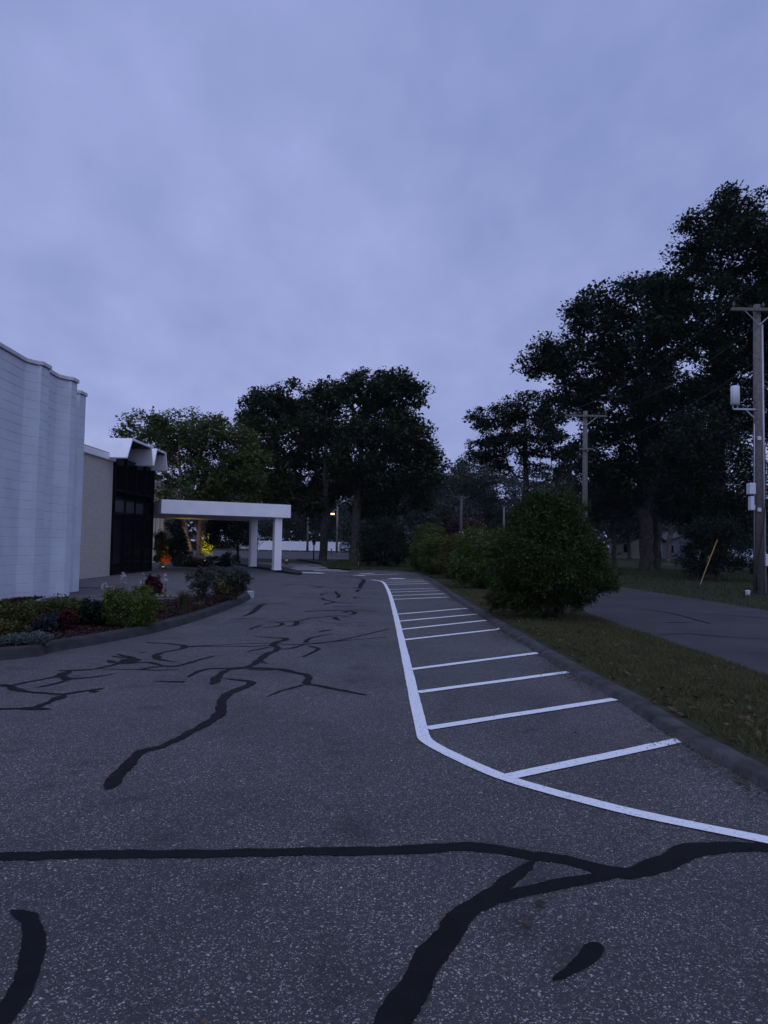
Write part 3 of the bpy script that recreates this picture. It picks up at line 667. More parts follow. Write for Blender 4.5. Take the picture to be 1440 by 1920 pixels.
SEALS = [
 (ZA, [(-60, 380), (20, 382), (80, 390), (120, 415), (200, 428), (330, 440), (470, 450), (600, 428), (690, 418), (785, 402)], [.11, .12, .08, .13, .07, .06, .07, .07, .10, .03]),
 (ZA, [(670, 432), (745, 428)], [.12, .11]),
 (ZA, [(-60, 562), (0, 560), (150, 556), (270, 556), (385, 562)], [.07, .07, .07, .12, .05]),
 (ZA, [(250, 553), (320, 525), (400, 495), (445, 475), (480, 455)], [.06, .07, .09, .13, .08]),
 (ZA, [(80, 388), (200, 358), (330, 335), (430, 315), (490, 290), (530, 272), (700, 262), (800, 240), (880, 220), (940, 190), (985, 180)], [.05, .06, .06, .10, .14, .08, .06, .06, .08, .12, .06]),
 (ZA, [(430, 270), (530, 268)], .05),
 (ZA, [(245, 402), (370, 380), (480, 350), (550, 332), (720, 318), (870, 292)], [.03, .05, .06, .07, .05, .02]),
 (ZA, [(430, 318), (475, 320), (510, 335), (545, 333)], [.12, .14, .12, .06]),
 (ZA, [(870, 145), (930, 160), (985, 175), (1003, 195), (985, 212), (930, 213), (880, 212)], [.05, .08, .15, .18, .16, .12, .06]),
 (ZA, [(835, 160), (880, 168), (930, 175)], [.04, .07, .05]),
 (ZA, [(810, 195), (845, 208), (890, 212)], [.10, .09, .05]),
 (ZA, [(985, 215), (1060, 210), (1130, 210), (1210, 232), (1290, 240), (1380, 225), (1460, 200), (1600, 160)], [.08, .05, .08, .07, .08, .07, .06, .02]),
 (ZA, [(740, 258), (900, 262), (1060, 264), (1200, 268), (1350, 262)], [.02, .03, .04, .04, .02]),
 (ZA, [(1060, 264), (1130, 248), (1220, 240)], [.08, .07, .05]),
 (ZA, [(1100, 60), (1140, 62), (1220, 66), (1330, 75), (1390, 90), (1340, 112), (1240, 130), (1180, 150), (1175, 172), (1220, 192), (1330, 208)], [.10, .06, .05, .08, .12, .07, .06, .10, .13, .08, .02]),
 (ZA, [(1390, 92), (1460, 92)], .05),
 (ZA, [(1040, 138), (1105, 130)], .03),
 (ZA, [(1150, 350), (1260, 354), (1340, 355), (1385, 356)], [.02, .05, .06, .12]),
 (ZA, [(-30, 268), (0, 266)], .04),
 (ZB, [(30, 388), (250, 378), (450, 368), (640, 366), (760, 374), (890, 372), (1060, 356), (1200, 328), (1440, 272), (1475, 262)], [.05, .03, .03, .04, .05, .06, .06, .05, .04, .03]),
 (ZB, [(30, 388), (300, 386), (500, 388), (640, 382), (700, 392)], [.04, .04, .04, .05, .04]),
 (ZB, [(700, 408), (780, 402), (850, 382), (930, 366), (1100, 352), (1250, 338), (1440, 324), (1480, 320)], [.05, .07, .05, .04, .04, .03, .03, .02]),
 (ZB, [(460, 428), (540, 410), (640, 392)], [.03, .05, .05]),
 (ZB, [(500, 315), (600, 322), (690, 328), (750, 332), (720, 348), (660, 362), (655, 385), (690, 402), (655, 425), (610, 440), (575, 470), (550, 490), (520, 512), (470, 535), (400, 545), (330, 555), (285, 580), (255, 605), (240, 632), (215, 660)], [.03, .05, .10, .12, .11, .11, .13, .10, .10, .12, .12, .12, .10, .10, .09, .08, .09, .10, .14, .05]),
 (ZB, [(500, 498), (560, 495), (615, 512)], [.05, .08, .03]),
 (ZB, [(200, 606), (260, 610), (300, 616)], [.03, .06, .04]),
 (ZB, [(50, 605), (110, 570), (190, 548), (300, 545), (450, 540), (620, 545), (730, 555), (820, 578), (895, 592), (900, 625), (890, 655), (960, 665), (1080, 690), (1200, 712), (1315, 735)], [.05, .07, .07, .06, .10, .10, .12, .11, .09, .10, .09, .07, .08, .06, .06]),
 (ZB, [(470, 550), (560, 556), (660, 555)], .04),
 (ZB, [(880, 660), (780, 685), (680, 715), (600, 752)], [.05, .04, .03, .02]),
 (ZB, [(885, 362), (895, 342), (930, 325), (1000, 312), (1080, 300)], [.10, .08, .06, .05, .03]),
 (ZB, [(900, 384), (950, 395), (975, 408), (930, 432), (860, 464)], [.05, .09, .08, .06, .04]),
 (ZB, [(975, 284), (1020, 276), (1075, 267)], [.06, .12, .04]),
 (ZB, [(480, 268), (530, 250), (580, 234)], [.06, .07, .06]),
 (ZB, [(560, 258), (640, 250), (700, 240), (720, 225), (690, 218), (612, 210)], [.03, .05, .09, .10, .08, .04]),
 (ZB, [(650, 214), (730, 212), (830, 208), (920, 186), (1040, 176), (1130, 170), (1190, 176)], [.03, .05, .06, .05, .05, .05, .05]),
 (ZB, [(815, 206), (820, 225), (800, 240), (730, 246)], [.12, .12, .10, .03]),
 (ZB, [(820, 222), (890, 218)], [.08, .03]),
 (ZB, [(1150, 148), (1190, 138), (1230, 145), (1225, 158), (1190, 162)], [.06, .10, .10, .08, .03]),
 (ZB, [(1095, 180), (1100, 195), (1135, 204)], [.10, .12, .03]),
 (ZB, [(960, 205), (1060, 222), (1160, 224), (1310, 216)], [.02, .03, .03, .02]),
 (ZB, [(1230, 246), (1320, 238)], .03),
 (ZB, [(870, 140), (1000, 134), (1200, 132), (1400, 137)], [.02, .04, .04, .02]),
 (ZB, [(330, 195), (450, 190), (630, 186)], [.03, .05, .02]),
 (ZB, [(425, 174), (480, 160), (520, 135), (560, 98), (600, 84)], [.03, .08, .11, .12, .08]),
 (ZB, [(505, 80), (620, 80), (750, 82)], [.06, .05, .02]),
 (ZB, [(0, 520), (60, 505), (160, 475), (260, 452)], [.05, .05, .04, .02]),
 (ZC, [(510, 240), (650, 240), (780, 246), (800, 262), (850, 272), (900, 284), (860, 292), (800, 306)], [.02, .03, .06, .09, .08, .08, .07, .08]),
 (ZC, [(900, 286), (980, 292), (1070, 298)], [.04, .03, .02]),
 (ZC, [(860, 320), (1000, 325), (1100, 325)], [.02, .04, .02]),
 (ZC, [(700, 218), (770, 222), (790, 210), (830, 202)], [.03, .08, .08, .03]),
 (ZC, [(910, 185), (915, 205), (940, 222), (925, 245)], [.06, .08, .10, .08]),
 (ZC, [(870, 212), (990, 208)], .04),
 (ZC, [(1070, 248), (1100, 238), (1130, 236)], [.09, .08, .03]),
 (ZC, [(1075, 250), (1150, 252), (1350, 254)], [.06, .04, .02]),
 (ZC, [(1230, 210), (1295, 214)], .06),
 (ZC, [(440, 136), (530, 122), (640, 128), (740, 142), (820, 148), (930, 152), (1060, 150), (1110, 162), (1300, 160)], [.03, .07, .06, .09, .06, .05, .06, .08, .02]),
 (ZC, [(700, 158), (770, 150), (800, 140)], [.03, .08, .03]),
 (ZC, [(920, 48), (1040, 58), (1130, 72), (1165, 88), (1140, 120), (1125, 158)], [.03, .05, .09, .13, .16, .10]),
 (ZC, [(1120, 172), (1095, 192)], [.14, .08]),
 (ZC, [(1005, 106), (1030, 108)], .08), (ZC, [(600, 208), (700, 214)], .03), (ZC, [(630, 370), (820, 360), (980, 356)], [.02, .03, .03]),
]
for i, (zz, pts, w) in enumerate(SEALS): crack(pts, w, 100 + i, zz, 0.3)
# bare concrete patches worn through beside the bed kerb
for i, pl in enumerate([[(441, 1146), (452, 1133), (484, 1124), (478, 1135), (462, 1146)], [(405, 1165), (424, 1160), (431, 1161), (424, 1167), (408, 1169)], [(472, 1128), (478, 1124), (512, 1124), (505, 1129)]]):
    sheet('concrete_patch', [tuple(G(*p)[:2]) for p in pl], 0.0030 + i * 0.0002, 'patch', lot)
for i, pts in enumerate([[(1235, 1190), (1290, 1188), (1330, 1192), (1440, 1199)], [(1240, 1168), (1270, 1167), (1300, 1168)], [(1300, 1150), (1400, 1156), (1440, 1160)], [(1180, 1140), (1260, 1150), (1330, 1170)]]):
    ribbon('road_crack', [G(*p) for p in pts], [0.02, 0.06, 0.05, 0.02][:len(pts)], 0.005 + i * 0.0002, 'tar', road, 0.3, 200 + i, 2, 0.05, True, 0.2)
# oil drips and grit along the kerb
rng = np.random.default_rng(5)
gy = rng.uniform(3.2, 20, 5000); gx = np.array([kx(v_) for v_ in gy]) - np.abs(rng.normal(size=5000)) * 0.13 - 0.0
k_ = (rng.uniform(size=5000) < 0.5 + 0.5 * np.sin(gy * 1.7)); gx, gy = gx[k_], gy[k_]
q = leaf_quads(np.stack([gx, gy, np.full(len(gx), 0.016)], 1), 0.018, rng, 3.0, 0.7)
tag(quads_obj('kerb_grit', q, 'litter', None), 'brown grit and leaf crumbs gathered along the kerb', 'debris', kind='stuff')

# ------------------------------------------------------------------ grass and fallen leaves
def blades(name, label, x, y, z, h, w, mat, seed, cat='grass'):
    rng = np.random.default_rng(seed); n = len(x)
    ang = rng.uniform(0, 6.283, n); lean = rng.normal(size=(n, 2)) * 0.55
    hh = h * rng.uniform(0.45, 1.25, n); q = np.empty((n, 3, 3))
    ox, oy = np.cos(ang) * w / 2, np.sin(ang) * w / 2
    q[:, 0] = np.stack([x - ox, y - oy, z], 1); q[:, 1] = np.stack([x + ox, y + oy, z], 1)
    q[:, 2] = np.stack([x + lean[:, 0] * hh, y + lean[:, 1] * hh, z + hh], 1)
    return tag(quads_obj(name, q.reshape(-1, 3), mat, None, 3), label, cat, kind='stuff')
rng = np.random.default_rng(11)
n = 150000
u_ = rng.uniform(0, 1, n); y = 2.6 + 29 * u_ ** 1.7; kxs = np.interp(y, [p.y for p in KR[:11]], [p.x for p in KR[:11]])
f_ = rng.uniform(0, 1, n); x = kxs + 0.28 + (4.66 - kxs - 0.28) * f_
den = 0.55 + 0.45 * np.sin(x * 2.3 + 1.7 * np.sin(y * 0.9)) * np.sin(y * 1.3 + x)
k_ = rng.uniform(size=n) < 0.30 + 0.7 * den; x, y = x[k_], y[k_]
z = np.array([verge_z(a, b_) for a, b_ in zip(x, y)]) - 0.004
blades('grass', 'short dry grass on the verge between kerb and side road', x, y, z, 0.05, 0.010, 'blade', 12)
n = 60000
x = 9.3 + rng.uniform(0, 1, n) ** 0.8 * 22; y = 10 + rng.uniform(0, 1, n) * 42
blades('lawn_grass', 'green lawn grass under the tall trees beyond the side road', x, y, np.full(n, -0.03), 0.09, 0.03, 'blade_green', 13)
n = 30000
x = rng.uniform(-3.8, 4.4, n); y = rng.uniform(31, 60, n); poly = [(4.5, 30.9)] + [(p.x + 0.15, p.y + 0.35) for p in far_edge] + [(-3.1, 41), (-4.2, 49.5), (-7.5, 61.5), (4.5, 61.5)]
k_ = in_poly(x, y, poly); x, y = x[k_], y[k_]
blades('far_grass', 'grass strip behind the far kerb under the oaks', x, y, np.full(len(x), 0.066), 0.09, 0.03, 'blade_green', 14)
n = 700
y = 3.2 + 20 * rng.uniform(0, 1, n) ** 1.6; kxs = np.interp(y, [p.y for p in KR[:11]], [p.x for p in KR[:11]])
x = kxs + 0.2 + np.abs(rng.normal(size=n)) * 0.9; k_ = x < 4.5; x, y = x[k_], y[k_]
z = np.array([verge_z(a, b_) for a, b_ in zip(x, y)]) + 0.028
tag(quads_obj('fallen_leaves', leaf_quads(np.stack([x, y, z], 1), 0.06, rng, 2.0, 0.6), 'litter', None), 'pale fallen leaves scattered over the grass verge', 'leaves', kind='stuff')

n = 160
y = 2.2 + 22 * rng.uniform(0, 1, n) ** 1.4; kxs = np.interp(y, [p.y for p in KR[:11]], [p.x for p in KR[:11]])
x = np.where(rng.uniform(size=n) < 0.6, kxs - np.abs(rng.normal(size=n)) * 0.35 - 0.03, rng.uniform(-4, 2, n))
k_ = (x > -3.0) | (y < 7.5); x, y = x[k_], y[k_]
tag(quads_obj('leaf_scraps', leaf_quads(np.stack([x, y, np.full(len(x), 0.020)], 1), 0.038, rng, 4.0, 0.55), 'litter', None), 'few dry leaf scraps lying on the asphalt', 'leaves', kind='stuff')

# ================================================================== WHITE BUILDING
wb_root = empty('white_building', (-8.4, 16, 0))
tag(wb_root, 'tall white painted block building with projecting pilasters, at the left edge', 'building')
WO = Vector((-8.4, 16, 0))
# plan of the drive side: pilasters P (start,end,front x), concave bays between
def bay_plan():
    pil = [(2.6, 3.05, -8.12), (5.6, 6.05, -8.10), (8.6, 9.05, -8.08), (10.9, 11.35, -8.06), (13.3, 13.72, -8.08), (16.32, 16.72, -8.20), (17.85, 18.17, -8.17), (19.45, 19.85, -8.66)]
    pts = [(-8.5, 1.0)]
    for i, (a, b_, fx) in enumerate(pil):
        back = fx - 0.22
        pts += [(back - 0.02, a - 0.30), (back + 0.06, a - 0.13), (fx - 0.09, a - 0.03), (fx, a), (fx, b_)]
        if i < len(pil) - 1:
            nb = pil[i + 1][2] - 0.34
            pts += [(fx - 0.09, b_ + 0.03), (back + 0.06, b_ + 0.13), (back - 0.02, b_ + 0.30)]
            if pil[i + 1][0] - b_ < 1.4:
                pts = pts[:-1]
                if pil[i + 1][0] - b_ < 1.2: pass
    return pts
plan = bay_plan()
# drop points that run backwards in y (narrow bays)
pp = [plan[0]]
for p in plan[1:]:
    if p[1] > pp[-1][1] + 0.004 or (abs(p[1] - pp[-1][1]) < 0.02): pp.append(p)
plan = pp + [(-9.2, 19.9), (-18.0, 19.9)]
HW = 5.6
def band(mb, pl, z0, z1, off, ch):
    """wall band with chamfered top and bottom edges so the joints read as grooves"""
    n = len(pl); nr = []
    for i in range(n):
        a = Vector(pl[max(0, i - 1)]); b_ = Vector(pl[min(n - 1, i + 1)]); t_ = (b_ - a).normalized(); nr.append(Vector((t_.y, -t_.x)))
    V = []; F = []
    for (z, o) in ((z0, off - ch), (z0 + ch, off), (z1 - ch, off), (z1, off - ch)):
        for i in range(n): V.append((pl[i][0] + nr[i].x * o, pl[i][1] + nr[i].y * o, z))
    for r_ in range(3):
        for i in range(n - 1): F.append((r_ * n + i, r_ * n + i + 1, (r_ + 1) * n + i + 1, (r_ + 1) * n + i))
    mb.add(V, F)
NC = 26; hc = HW / NC
for k in range(NC):
    mb = MB(); band(mb, plan, k * hc, (k + 1) * hc, 0.0, 0.009); mb.build('block_course', 'white_stucco', wb_root, rel=WO)
mb = MB(); mb.prism([(-8.62, 1.1), (-8.62, 19.0), (-9.2, 19.82), (-17.9, 19.82), (-17.9, 1.1)], 0, HW - 0.05); mb.build('wall', 'white_stucco', wb_root, rel=WO)
mb = MB(); band(mb, plan, HW, HW + 0.10, 0.05, 0.012)
n = len(plan); mb.add([(p[0] + 0.035, p[1], HW + 0.085) for p in plan] + [(-18, 1.0, HW + 0.085)], [tuple(range(n + 1))])
mb.add([(p[0] + 0.04, p[1], HW + 0.012) for p in plan] + [(-18, 1.0, HW + 0.012)], [tuple(range(n, -1, -1))])
mb.build('coping', 'coping', wb_root, rel=WO)

# ================================================================== BRICK ENTRANCE BUILDING
eb = empty('brick_building', (-11.2, 24, 0)); tag(eb, 'cream brick entrance building with folded white roof hoods and dark glass front', 'building')
EO = Vector((-11.2, 24, 0))
mb = MB(); mb.box((-15.2, 24.2, 2.35), (8.0, 8.6, 4.7)); mb.build('wall', 'cream_brick', eb, rel=EO)
mb = MB(); mb.box((-15.1, 24.15, 4.83), (8.0, 8.75, 0.26), 0, 0.015); mb.build('fascia', 'white_trim', eb, rel=EO)
mb = MB(); mb.box((-15.1, 24.15, 4.98), (7.9, 8.6, 0.05)); mb.build('roof', 'roof_grey', eb, rel=EO)
# glass pavilion
mb = MB(); mb.box((-15.0, 31.0, 2.62), (6.8, 4.7, 5.24)); mb.build('core', 'interior_dark', eb, rel=EO)
GX = -11.12
gy = [28.55, 29.75, 30.95, 32.15, 33.35]
gz = [0.05, 1.05, 2.55, 2.72, 3.18, 3.55, 5.2]
for i in range(4):
    for j, (z0, z1) in enumerate([(0.12, 1.02), (1.08, 2.52), (2.66, 3.16), (3.6, 4.86)]):
        if j == 3: pm = 'dark_glass'
        else: pm = 'dark_glass'
        if j == 2 and i < 3: pm = 'reflection_and_frosted'  # pale reflection in these panes painted in as flat grey
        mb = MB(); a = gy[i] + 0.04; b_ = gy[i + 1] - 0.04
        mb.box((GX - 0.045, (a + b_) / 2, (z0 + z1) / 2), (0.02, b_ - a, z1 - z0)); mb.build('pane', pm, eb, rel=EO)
for i, y in enumerate(gy):
    mb = MB(); mb.box((GX - 0.05 + 0.012, y, 2.6), (0.14, 0.075, 5.15), 0, 0.006); mb.build('mullion', 'bronze', eb, rel=EO)
for z in (0.06, 1.05, 2.59, 3.2, 3.56, 4.90):
    mb = MB(); h = {0.06: 0.12, 2.59: 0.12, 3.2: 0.07, 3.56: 0.08}.get(z, 0.06)
    for i in range(4): mb.box((GX - 0.05, (gy[i] + gy[i + 1]) / 2, z), (0.10, 1.2 - 0.08, h), 0, 0.005)
    mb.build('transom', 'bronze', eb, rel=EO)
mb = MB(); mb.box((-14.4, 33.44, 2.6), (6.4, 0.06, 5.15)); mb.build('side_glass', 'dark_glass', eb, rel=EO)
# folded hoods: profile in (y,z), run along x
def hood(prof, th, x0, x1, name):
    n = len(prof); inn = []
    for i in range(n):
        a = Vector(prof[max(0, i - 1)]); b_ = Vector(prof[min(n - 1, i + 1)]); t_ = (b_ - a).normalized(); inn.append(Vector(prof[i]) + Vector((t_.y, -t_.x)) * th)
    loop = [Vector(p) for p in prof] + inn[::-1]; m_ = len(loop)
    V = [(x1, p.x, p.y) for p in loop] + [(x0, p.x, p.y) for p in loop]
    F = [(i, (i + 1) % m_, m_ + (i + 1) % m_, m_ + i) for i in range(m_)]
    for i in range(n - 1):
        F.append((i, m_ - 1 - i, m_ - 2 - i, i + 1)); F.append((m_ + i, m_ + i + 1, m_ + m_ - 2 - i, m_ + m_ - 1 - i))
    bm = bmesh.new(); vs = [bm.verts.new(Vector(v) - EO) for v in V]
    for f in F: bm.faces.new([vs[i] for i in f])
    bmesh.ops.recalc_face_normals(bm, faces=bm.faces[:])
    bmesh.ops.bevel(bm, geom=[e for e in bm.edges], offset=0.008, segments=1, affect='EDGES')
    me = bpy.data.meshes.new(name); bm.to_mesh(me); bm.free(); link_mesh(name, me, 'white_trim', eb)
hood([(27.78, 4.80), (28.34, 5.66), (30.70, 5.66), (30.98, 4.84)], 0.09, -18, -10.38, 'roof_hood')
hood([(31.02, 4.84), (31.42, 5.66), (32.75, 5.66), (33.05, 4.84)], 0.09, -18, -10.38, 'roof_hood')
for a_, b_ in ((28.45, 30.6), (31.5, 32.7)):
    mb = MB(); mb.box((-14.3, (a_ + b_) / 2, 5.53), (7.7, b_ - a_, 0.03)); mb.build('soffit', 'bronze', eb, rel=EO)
mb = MB(); mb.box((-14.6, 28.2, 5.15), (6.4, 0.10, 0.1)); mb.build('roof_edge', 'white_trim', eb, rel=EO)

# ribbed wing behind
rw = empty('ribbed_wing', (-16, 46, 0)); tag(rw, 'cream ribbed metal wing glimpsed behind the canopy', 'building')
mb = MB(); mb.box((-4.6, 1.5, 2.65), (12, 3, 5.3)); mb.build('wall', 'siding_cream', rw)
for i in range(22):
    mb = MB(); mb.box((-5.2 + i * 0.30, -0.03, 2.6), (0.12, 0.07, 5.2), 0, 0.01); mb.build('rib', 'siding_cream', rw)
mb = MB(); mb.box((-4.6, 1.5, 5.38), (12.2, 3.2, 0.14)); mb.build('coping', 'white_trim', rw)

# ================================================================== CANOPY
A = Vector((-10.1, 31.4, 0)); B = Vector((-4.6, 34.2, 0)); u = (B - A).normalized(); w_ = Vector((-u.y, u.x, 0)); Lc = (B - A).length; Dc = 7.4
rz = math.atan2(u.y, u.x)
cn = empty('entrance_canopy', (A.x, A.y, 0), rz); tag(cn, 'flat white drive-through canopy on two square columns before the entrance', 'canopy')
mb = MB(); mb.box((Lc / 2, 0.06, 3.03), (Lc, 0.12, 0.64), 0, 0.008); mb.build('fascia', 'white_trim', cn)
mb = MB(); mb.box((Lc / 2, Dc - 0.06, 3.03), (Lc, 0.12, 0.64), 0, 0.008); mb.build('fascia', 'white_trim', cn)
mb = MB(); mb.box((0.06, Dc / 2, 3.028), (0.12, Dc - 0.25, 0.63), 0, 0.008); mb.build('fascia', 'white_trim', cn)
mb = MB(); mb.box((Lc - 0.06, Dc / 2, 3.028), (0.12, Dc - 0.25, 0.63), 0, 0.008); mb.build('fascia', 'white_trim', cn)
mb = MB(); mb.box((Lc / 2, Dc / 2, 2.80), (Lc - 0.25, Dc - 0.25, 0.06)); mb.build('soffit', 'white_trim', cn)
mb = MB(); mb.box((Lc / 2, Dc / 2, 3.24), (Lc - 0.25, Dc - 0.25, 0.06)); mb.build('roof', 'roof_grey', cn)
Minv = Matrix.Rotation(-rz, 3, 'Z')
for (px, py) in ((521, 1069), (475.5, 1062)):
    p = G(px, py, 0.13); q = Minv @ (Vector((p.x, p.y, 0)) - A)
    mb = MB(); mb.box((q.x, q.y + 0.22, 1.45), (0.37, 0.37, 2.66), 0, 0.02); col_o = mb.build('column', 'white_trim', cn)
    mb = MB(); mb.box((q.x, q.y + 0.22, 0.17), (0.39, 0.39, 0.10), 0, 0.012); mb.build('base', 'white_trim', col_o)
# island below the columns
isl = [G(440, 1059.5), G(465, 1063.5), G(500, 1069), G(530, 1074), G(552, 1078), G(563, 1078.5), G(566, 1076.5), G(555, 1073), G(535, 1067.5), G(510, 1063), G(475, 1058.5), G(448, 1057.5)]
mb = MB(); mb.prism([(p.x, p.y) for p in isl], -0.02, 0.13); o = mb.build('island', 'kerb_grey'); o['kind'] = 'structure'
bv = o.modifiers.new('b', 'BEVEL'); bv.width = 0.03; bv.segments = 2; bv.limit_method = 'ANGLE'

# uplights
def uplight(label, p, col, power, aim=(0, 0, 1), spot=110):
    e = empty('uplight', p); tag(e, label, 'garden light', 'garden uplights by the entrance')
    mb = MB(); mb.tube([(0, 0, 0), (0, 0, 0.06), (0, 0, 0.16)], [0.02, 0.02, 0.07], 10); mb.build('housing', 'bronze', e)
    mb = MB(); mb.tube([(0, 0, 0.162), (0, 0, 0.168)], [0.06, 0.055], 10); mb.build('lens', 'lamp_dim', e)
    L = bpy.data.lights.new('uplight', 'SPOT'); L.energy = power; L.color = col; L.spot_size = math.radians(spot); L.spot_blend = 0.8; L.shadow_soft_size = 0.05
    lo = bpy.data.objects.new('light', L); C.objects.link(lo); lo.parent = e; lo.location = (0, 0, 0.2)
    lo.rotation_euler = Vector(aim).to_track_quat('-Z', 'Y').to_euler()

# ================================================================== UTILITY POLES
def pole(label, X, Y, h, r, arms, mat='pole_wood', extra=None):
    e = empty('utility_pole', (X, Y, 0)); tag(e, label, 'utility pole', 'utility poles')
    mb = MB(); mb.tube([(0, 0, -0.3), (0, 0, h * 0.5), (0, 0, h)], [r, r * 0.86, r * 0.68], 12); mb.build('shaft', mat, e, True)
    for (z, L, ins) in arms:
        mb = MB(); mb.box((0, -r * 0.75 - 0.06, z), (L, 0.10, 0.115), 0, 0.008); a = mb.build('crossarm', mat, e)
        for s in (-1, 1):
            if L > 1.5:
                mb = MB(); mb.tube([(s * L * 0.28, -r * 0.75 - 0.09, z - 0.02), (0, -r * 0.9, z - 0.55)], 0.018, 5); mb.build('brace', 'galv', e)
        for f_ in ins:
            mb = MB(); x_ = f_ * L / 2
            mb.tube([(x_, -r * .75 - 0.06, z + 0.05), (x_, -r * .75 - 0.06, z + 0.12), (x_, -r * .75 - 0.06, z + 0.125), (x_, -r * .75 - 0.06, z + 0.2), (x_, -r * .75 - 0.06, z + 0.205), (x_, -r * .75 - 0.06, z + 0.26)], [0.02, 0.02, 0.055, 0.05, 0.035, 0.02], 8)
            mb.build('insulator', 'insulator', e)
    return e
hN = lambda y, Y: 1.5 + (1032 - y) * Y / FPX
PN = G(1421, 1112); YN = PN.y
PNx = AT(1421, 850, YN).x
hz = lambda px, py, Y: AT(px, py, Y).z
npole = pole('grey timber utility pole at the right edge with white equipment boxes', PNx, YN, hz(1421, 572, YN), 0.175, [(hz(1421, 584, YN), 2.05, (-0.9, 0.12, 0.9))])
def L2(px, py): 
    p = AT(px, py, YN); return p.x - PNx, p.z
x_, z_ = L2(1377, 742); dy_ = -0.05
mb = MB(); mb.tube([(x_, dy_, z_ - 0.34), (x_, dy_, z_ - 0.32), (x_, dy_, z_ + 0.32), (x_, dy_, z_ + 0.34)], [0.12, 0.15, 0.15, 0.12], 14); mb.build('antenna_drum', 'box_white', npole, True)
xb, zb = L2(1399, 768)
mb = MB(); mb.box((x_ / 2 - 0.05, dy_, zb), (abs(x_), 0.06, 0.06)); mb.tube([(-0.45, dy_, zb - 0.02), (-0.15, dy_, zb - 0.3)], 0.025, 6)
for s in (-0.08, 0.08): mb.tube([(x_ + s, dy_, z_ - 0.34), (x_ + s, dy_, zb)], 0.02, 6)
mb.build('bracket', 'galv', npole)
x1_, z1_ = L2(1405, 917)
mb = MB(); mb.box((x1_, -0.12, z1_), (0.22, 0.26, 0.40), 0, 0.03); mb.build('equipment_box', 'box_white', npole)
x1_, z1_ = L2(1405, 944)
mb = MB(); mb.box((x1_, -0.12, z1_), (0.12, 0.2, 0.50), 0, 0.02); mb.box((x1_ + 0.05, -0.12, z1_ - 0.15), (0.12, 0.16, 0.18), 0, 0.02); mb.build('meter_box', 'box_white', npole)
x1_, z1_ = L2(1435, 1050)
mb = MB(); mb.box((x1_, -0.1, z1_), (0.16, 0.16, 0.42), 0, 0.02); mb.build('meter_box', 'box_white', npole)
for py in (823, 956):
    x1_, z1_ = L2(1418, py); mb = MB(); mb.box((x1_, -0.21, z1_), (0.13, 0.012, 0.13)); mb.build('tag_plate', 'box_white', npole)
mb = MB(); mb.tube([(0.20, -0.06, 0.0), (0.18, -0.06, 4.0), (0.15, -0.06, hz(1421, 610, YN))], 0.04, 8); mb.build('conduit', 'galv', npole, True)
mb = MB(); mb.tube([(-0.19, -0.08, 1.2), (-0.17, -0.08, 4.5), (-0.16, -0.08, 6.0)], 0.02, 6); mb.build('conduit', 'galv', npole, True)
cpts = [(0.7, -0.1, hz(1421, 817, YN)), (0.3, -0.2, hz(1421, 822, YN)), (0.12, -0.24, hz(1421, 840, YN)), (0.14, -0.24, hz(1421, 930, YN)), (0.05, -0.24, hz(1421, 990, YN)), (-0.12, -0.24, hz(1421, 1040, YN)), (-0.2, -0.24, 0.6), (-0.22, -0.24, 0.1)]
mb = MB(); mb.tube(cpts, 0.018, 6); mb.build('cable_drop', 'cable_black', npole, True)
p = AT(1402, 1112, YN - 0.5)
YM = 40.6
PM = AT(1097, 860, YM).x
pole('slim grey utility pole with one crossarm above the large round yew', PM, YM, hz(1097, 771, YM), 0.19, [(hz(1097, 781, YM), 2.45, (-0.95, -0.3, 0.6, 0.95)), (hz(1097, 843, YM), 0.8, ())])
YF = 105.0
pole('distant utility pole with reddish crossarm in front of the dark woods', AT(865, 950, YF).x, YF, hz(865, 930, YF), 0.24, [(hz(865, 932, YF), 2.4, (-0.9, -0.3, 0.3, 0.9))], 'pole_wood_dark')
YG = 118.0
pole('short pale pole standing right of the distant crossarm pole', AT(945, 950, YG).x, YG, hz(945, 950, YG), 0.22, [], 'pole_wood')
pole('dark bare pole rising behind the white fence', AT(577, 1000, 118).x, 118, hz(577, 967, 118), 0.22, [], 'pole_wood_dark')
YS = 112.0
sp = pole('pole with a lit street lamp behind the oak trunks', AT(632, 1000, YS).x, YS, hz(632, 940, YS), 0.20, [], 'pole_wood')
a_ = AT(624, 964, YS); sx = a_.x - AT(632, 1000, YS).x
mb = MB(); mb.tube([(0, -0.1, a_.z + 0.5), (sx * 0.5, -0.3, a_.z + 0.75), (sx, -0.5, a_.z + 0.25)], 0.04, 6); mb.build('lamp_arm', 'galv', sp)
mb = MB(); mb.box((sx, -0.5, a_.z + 0.16), (0.6, 0.4, 0.16), 0, 0.03); mb.build('lamp_head', 'galv', sp)
mb = MB(); mb.box((sx, -0.52, a_.z), (0.55, 0.35, 0.18), 0, 0.05); mb.build('lamp_lens', 'lamp_glow', sp)
def cable(label, a, b_, sag, r=0.020):
    a, b_ = Vector(a), Vector(b_); pts = []
    for i in range(25):
        f_ = i / 24; p = a.lerp(b_, f_); p.z -= sag * 4 * f_ * (1 - f_); pts.append(p - a)
    mb = MB(); mb.tube(pts, r, 5); o = mb.build('cable', 'cable_black'); o.location = a; tag(o, label, 'cable', 'overhead cables')
zt = hz(1421, 584, YN) + 0.28; zm = hz(1097, 781, YM) + 0.28
cable('lower service cable sagging from the right pole to the slim pole', (PNx, YN - 0.15, hz(1421, 676, YN)), (PM, YM - 0.12, hz(1097, 845, YM)), 0.5)
cable('left top cable strung between the crossarms of the two nearest poles', (PNx - 0.92, YN - 0.2, zt - 0.02), (PM - 1.16, YM - 0.2, zm - 0.02), 0.6, 0.016)
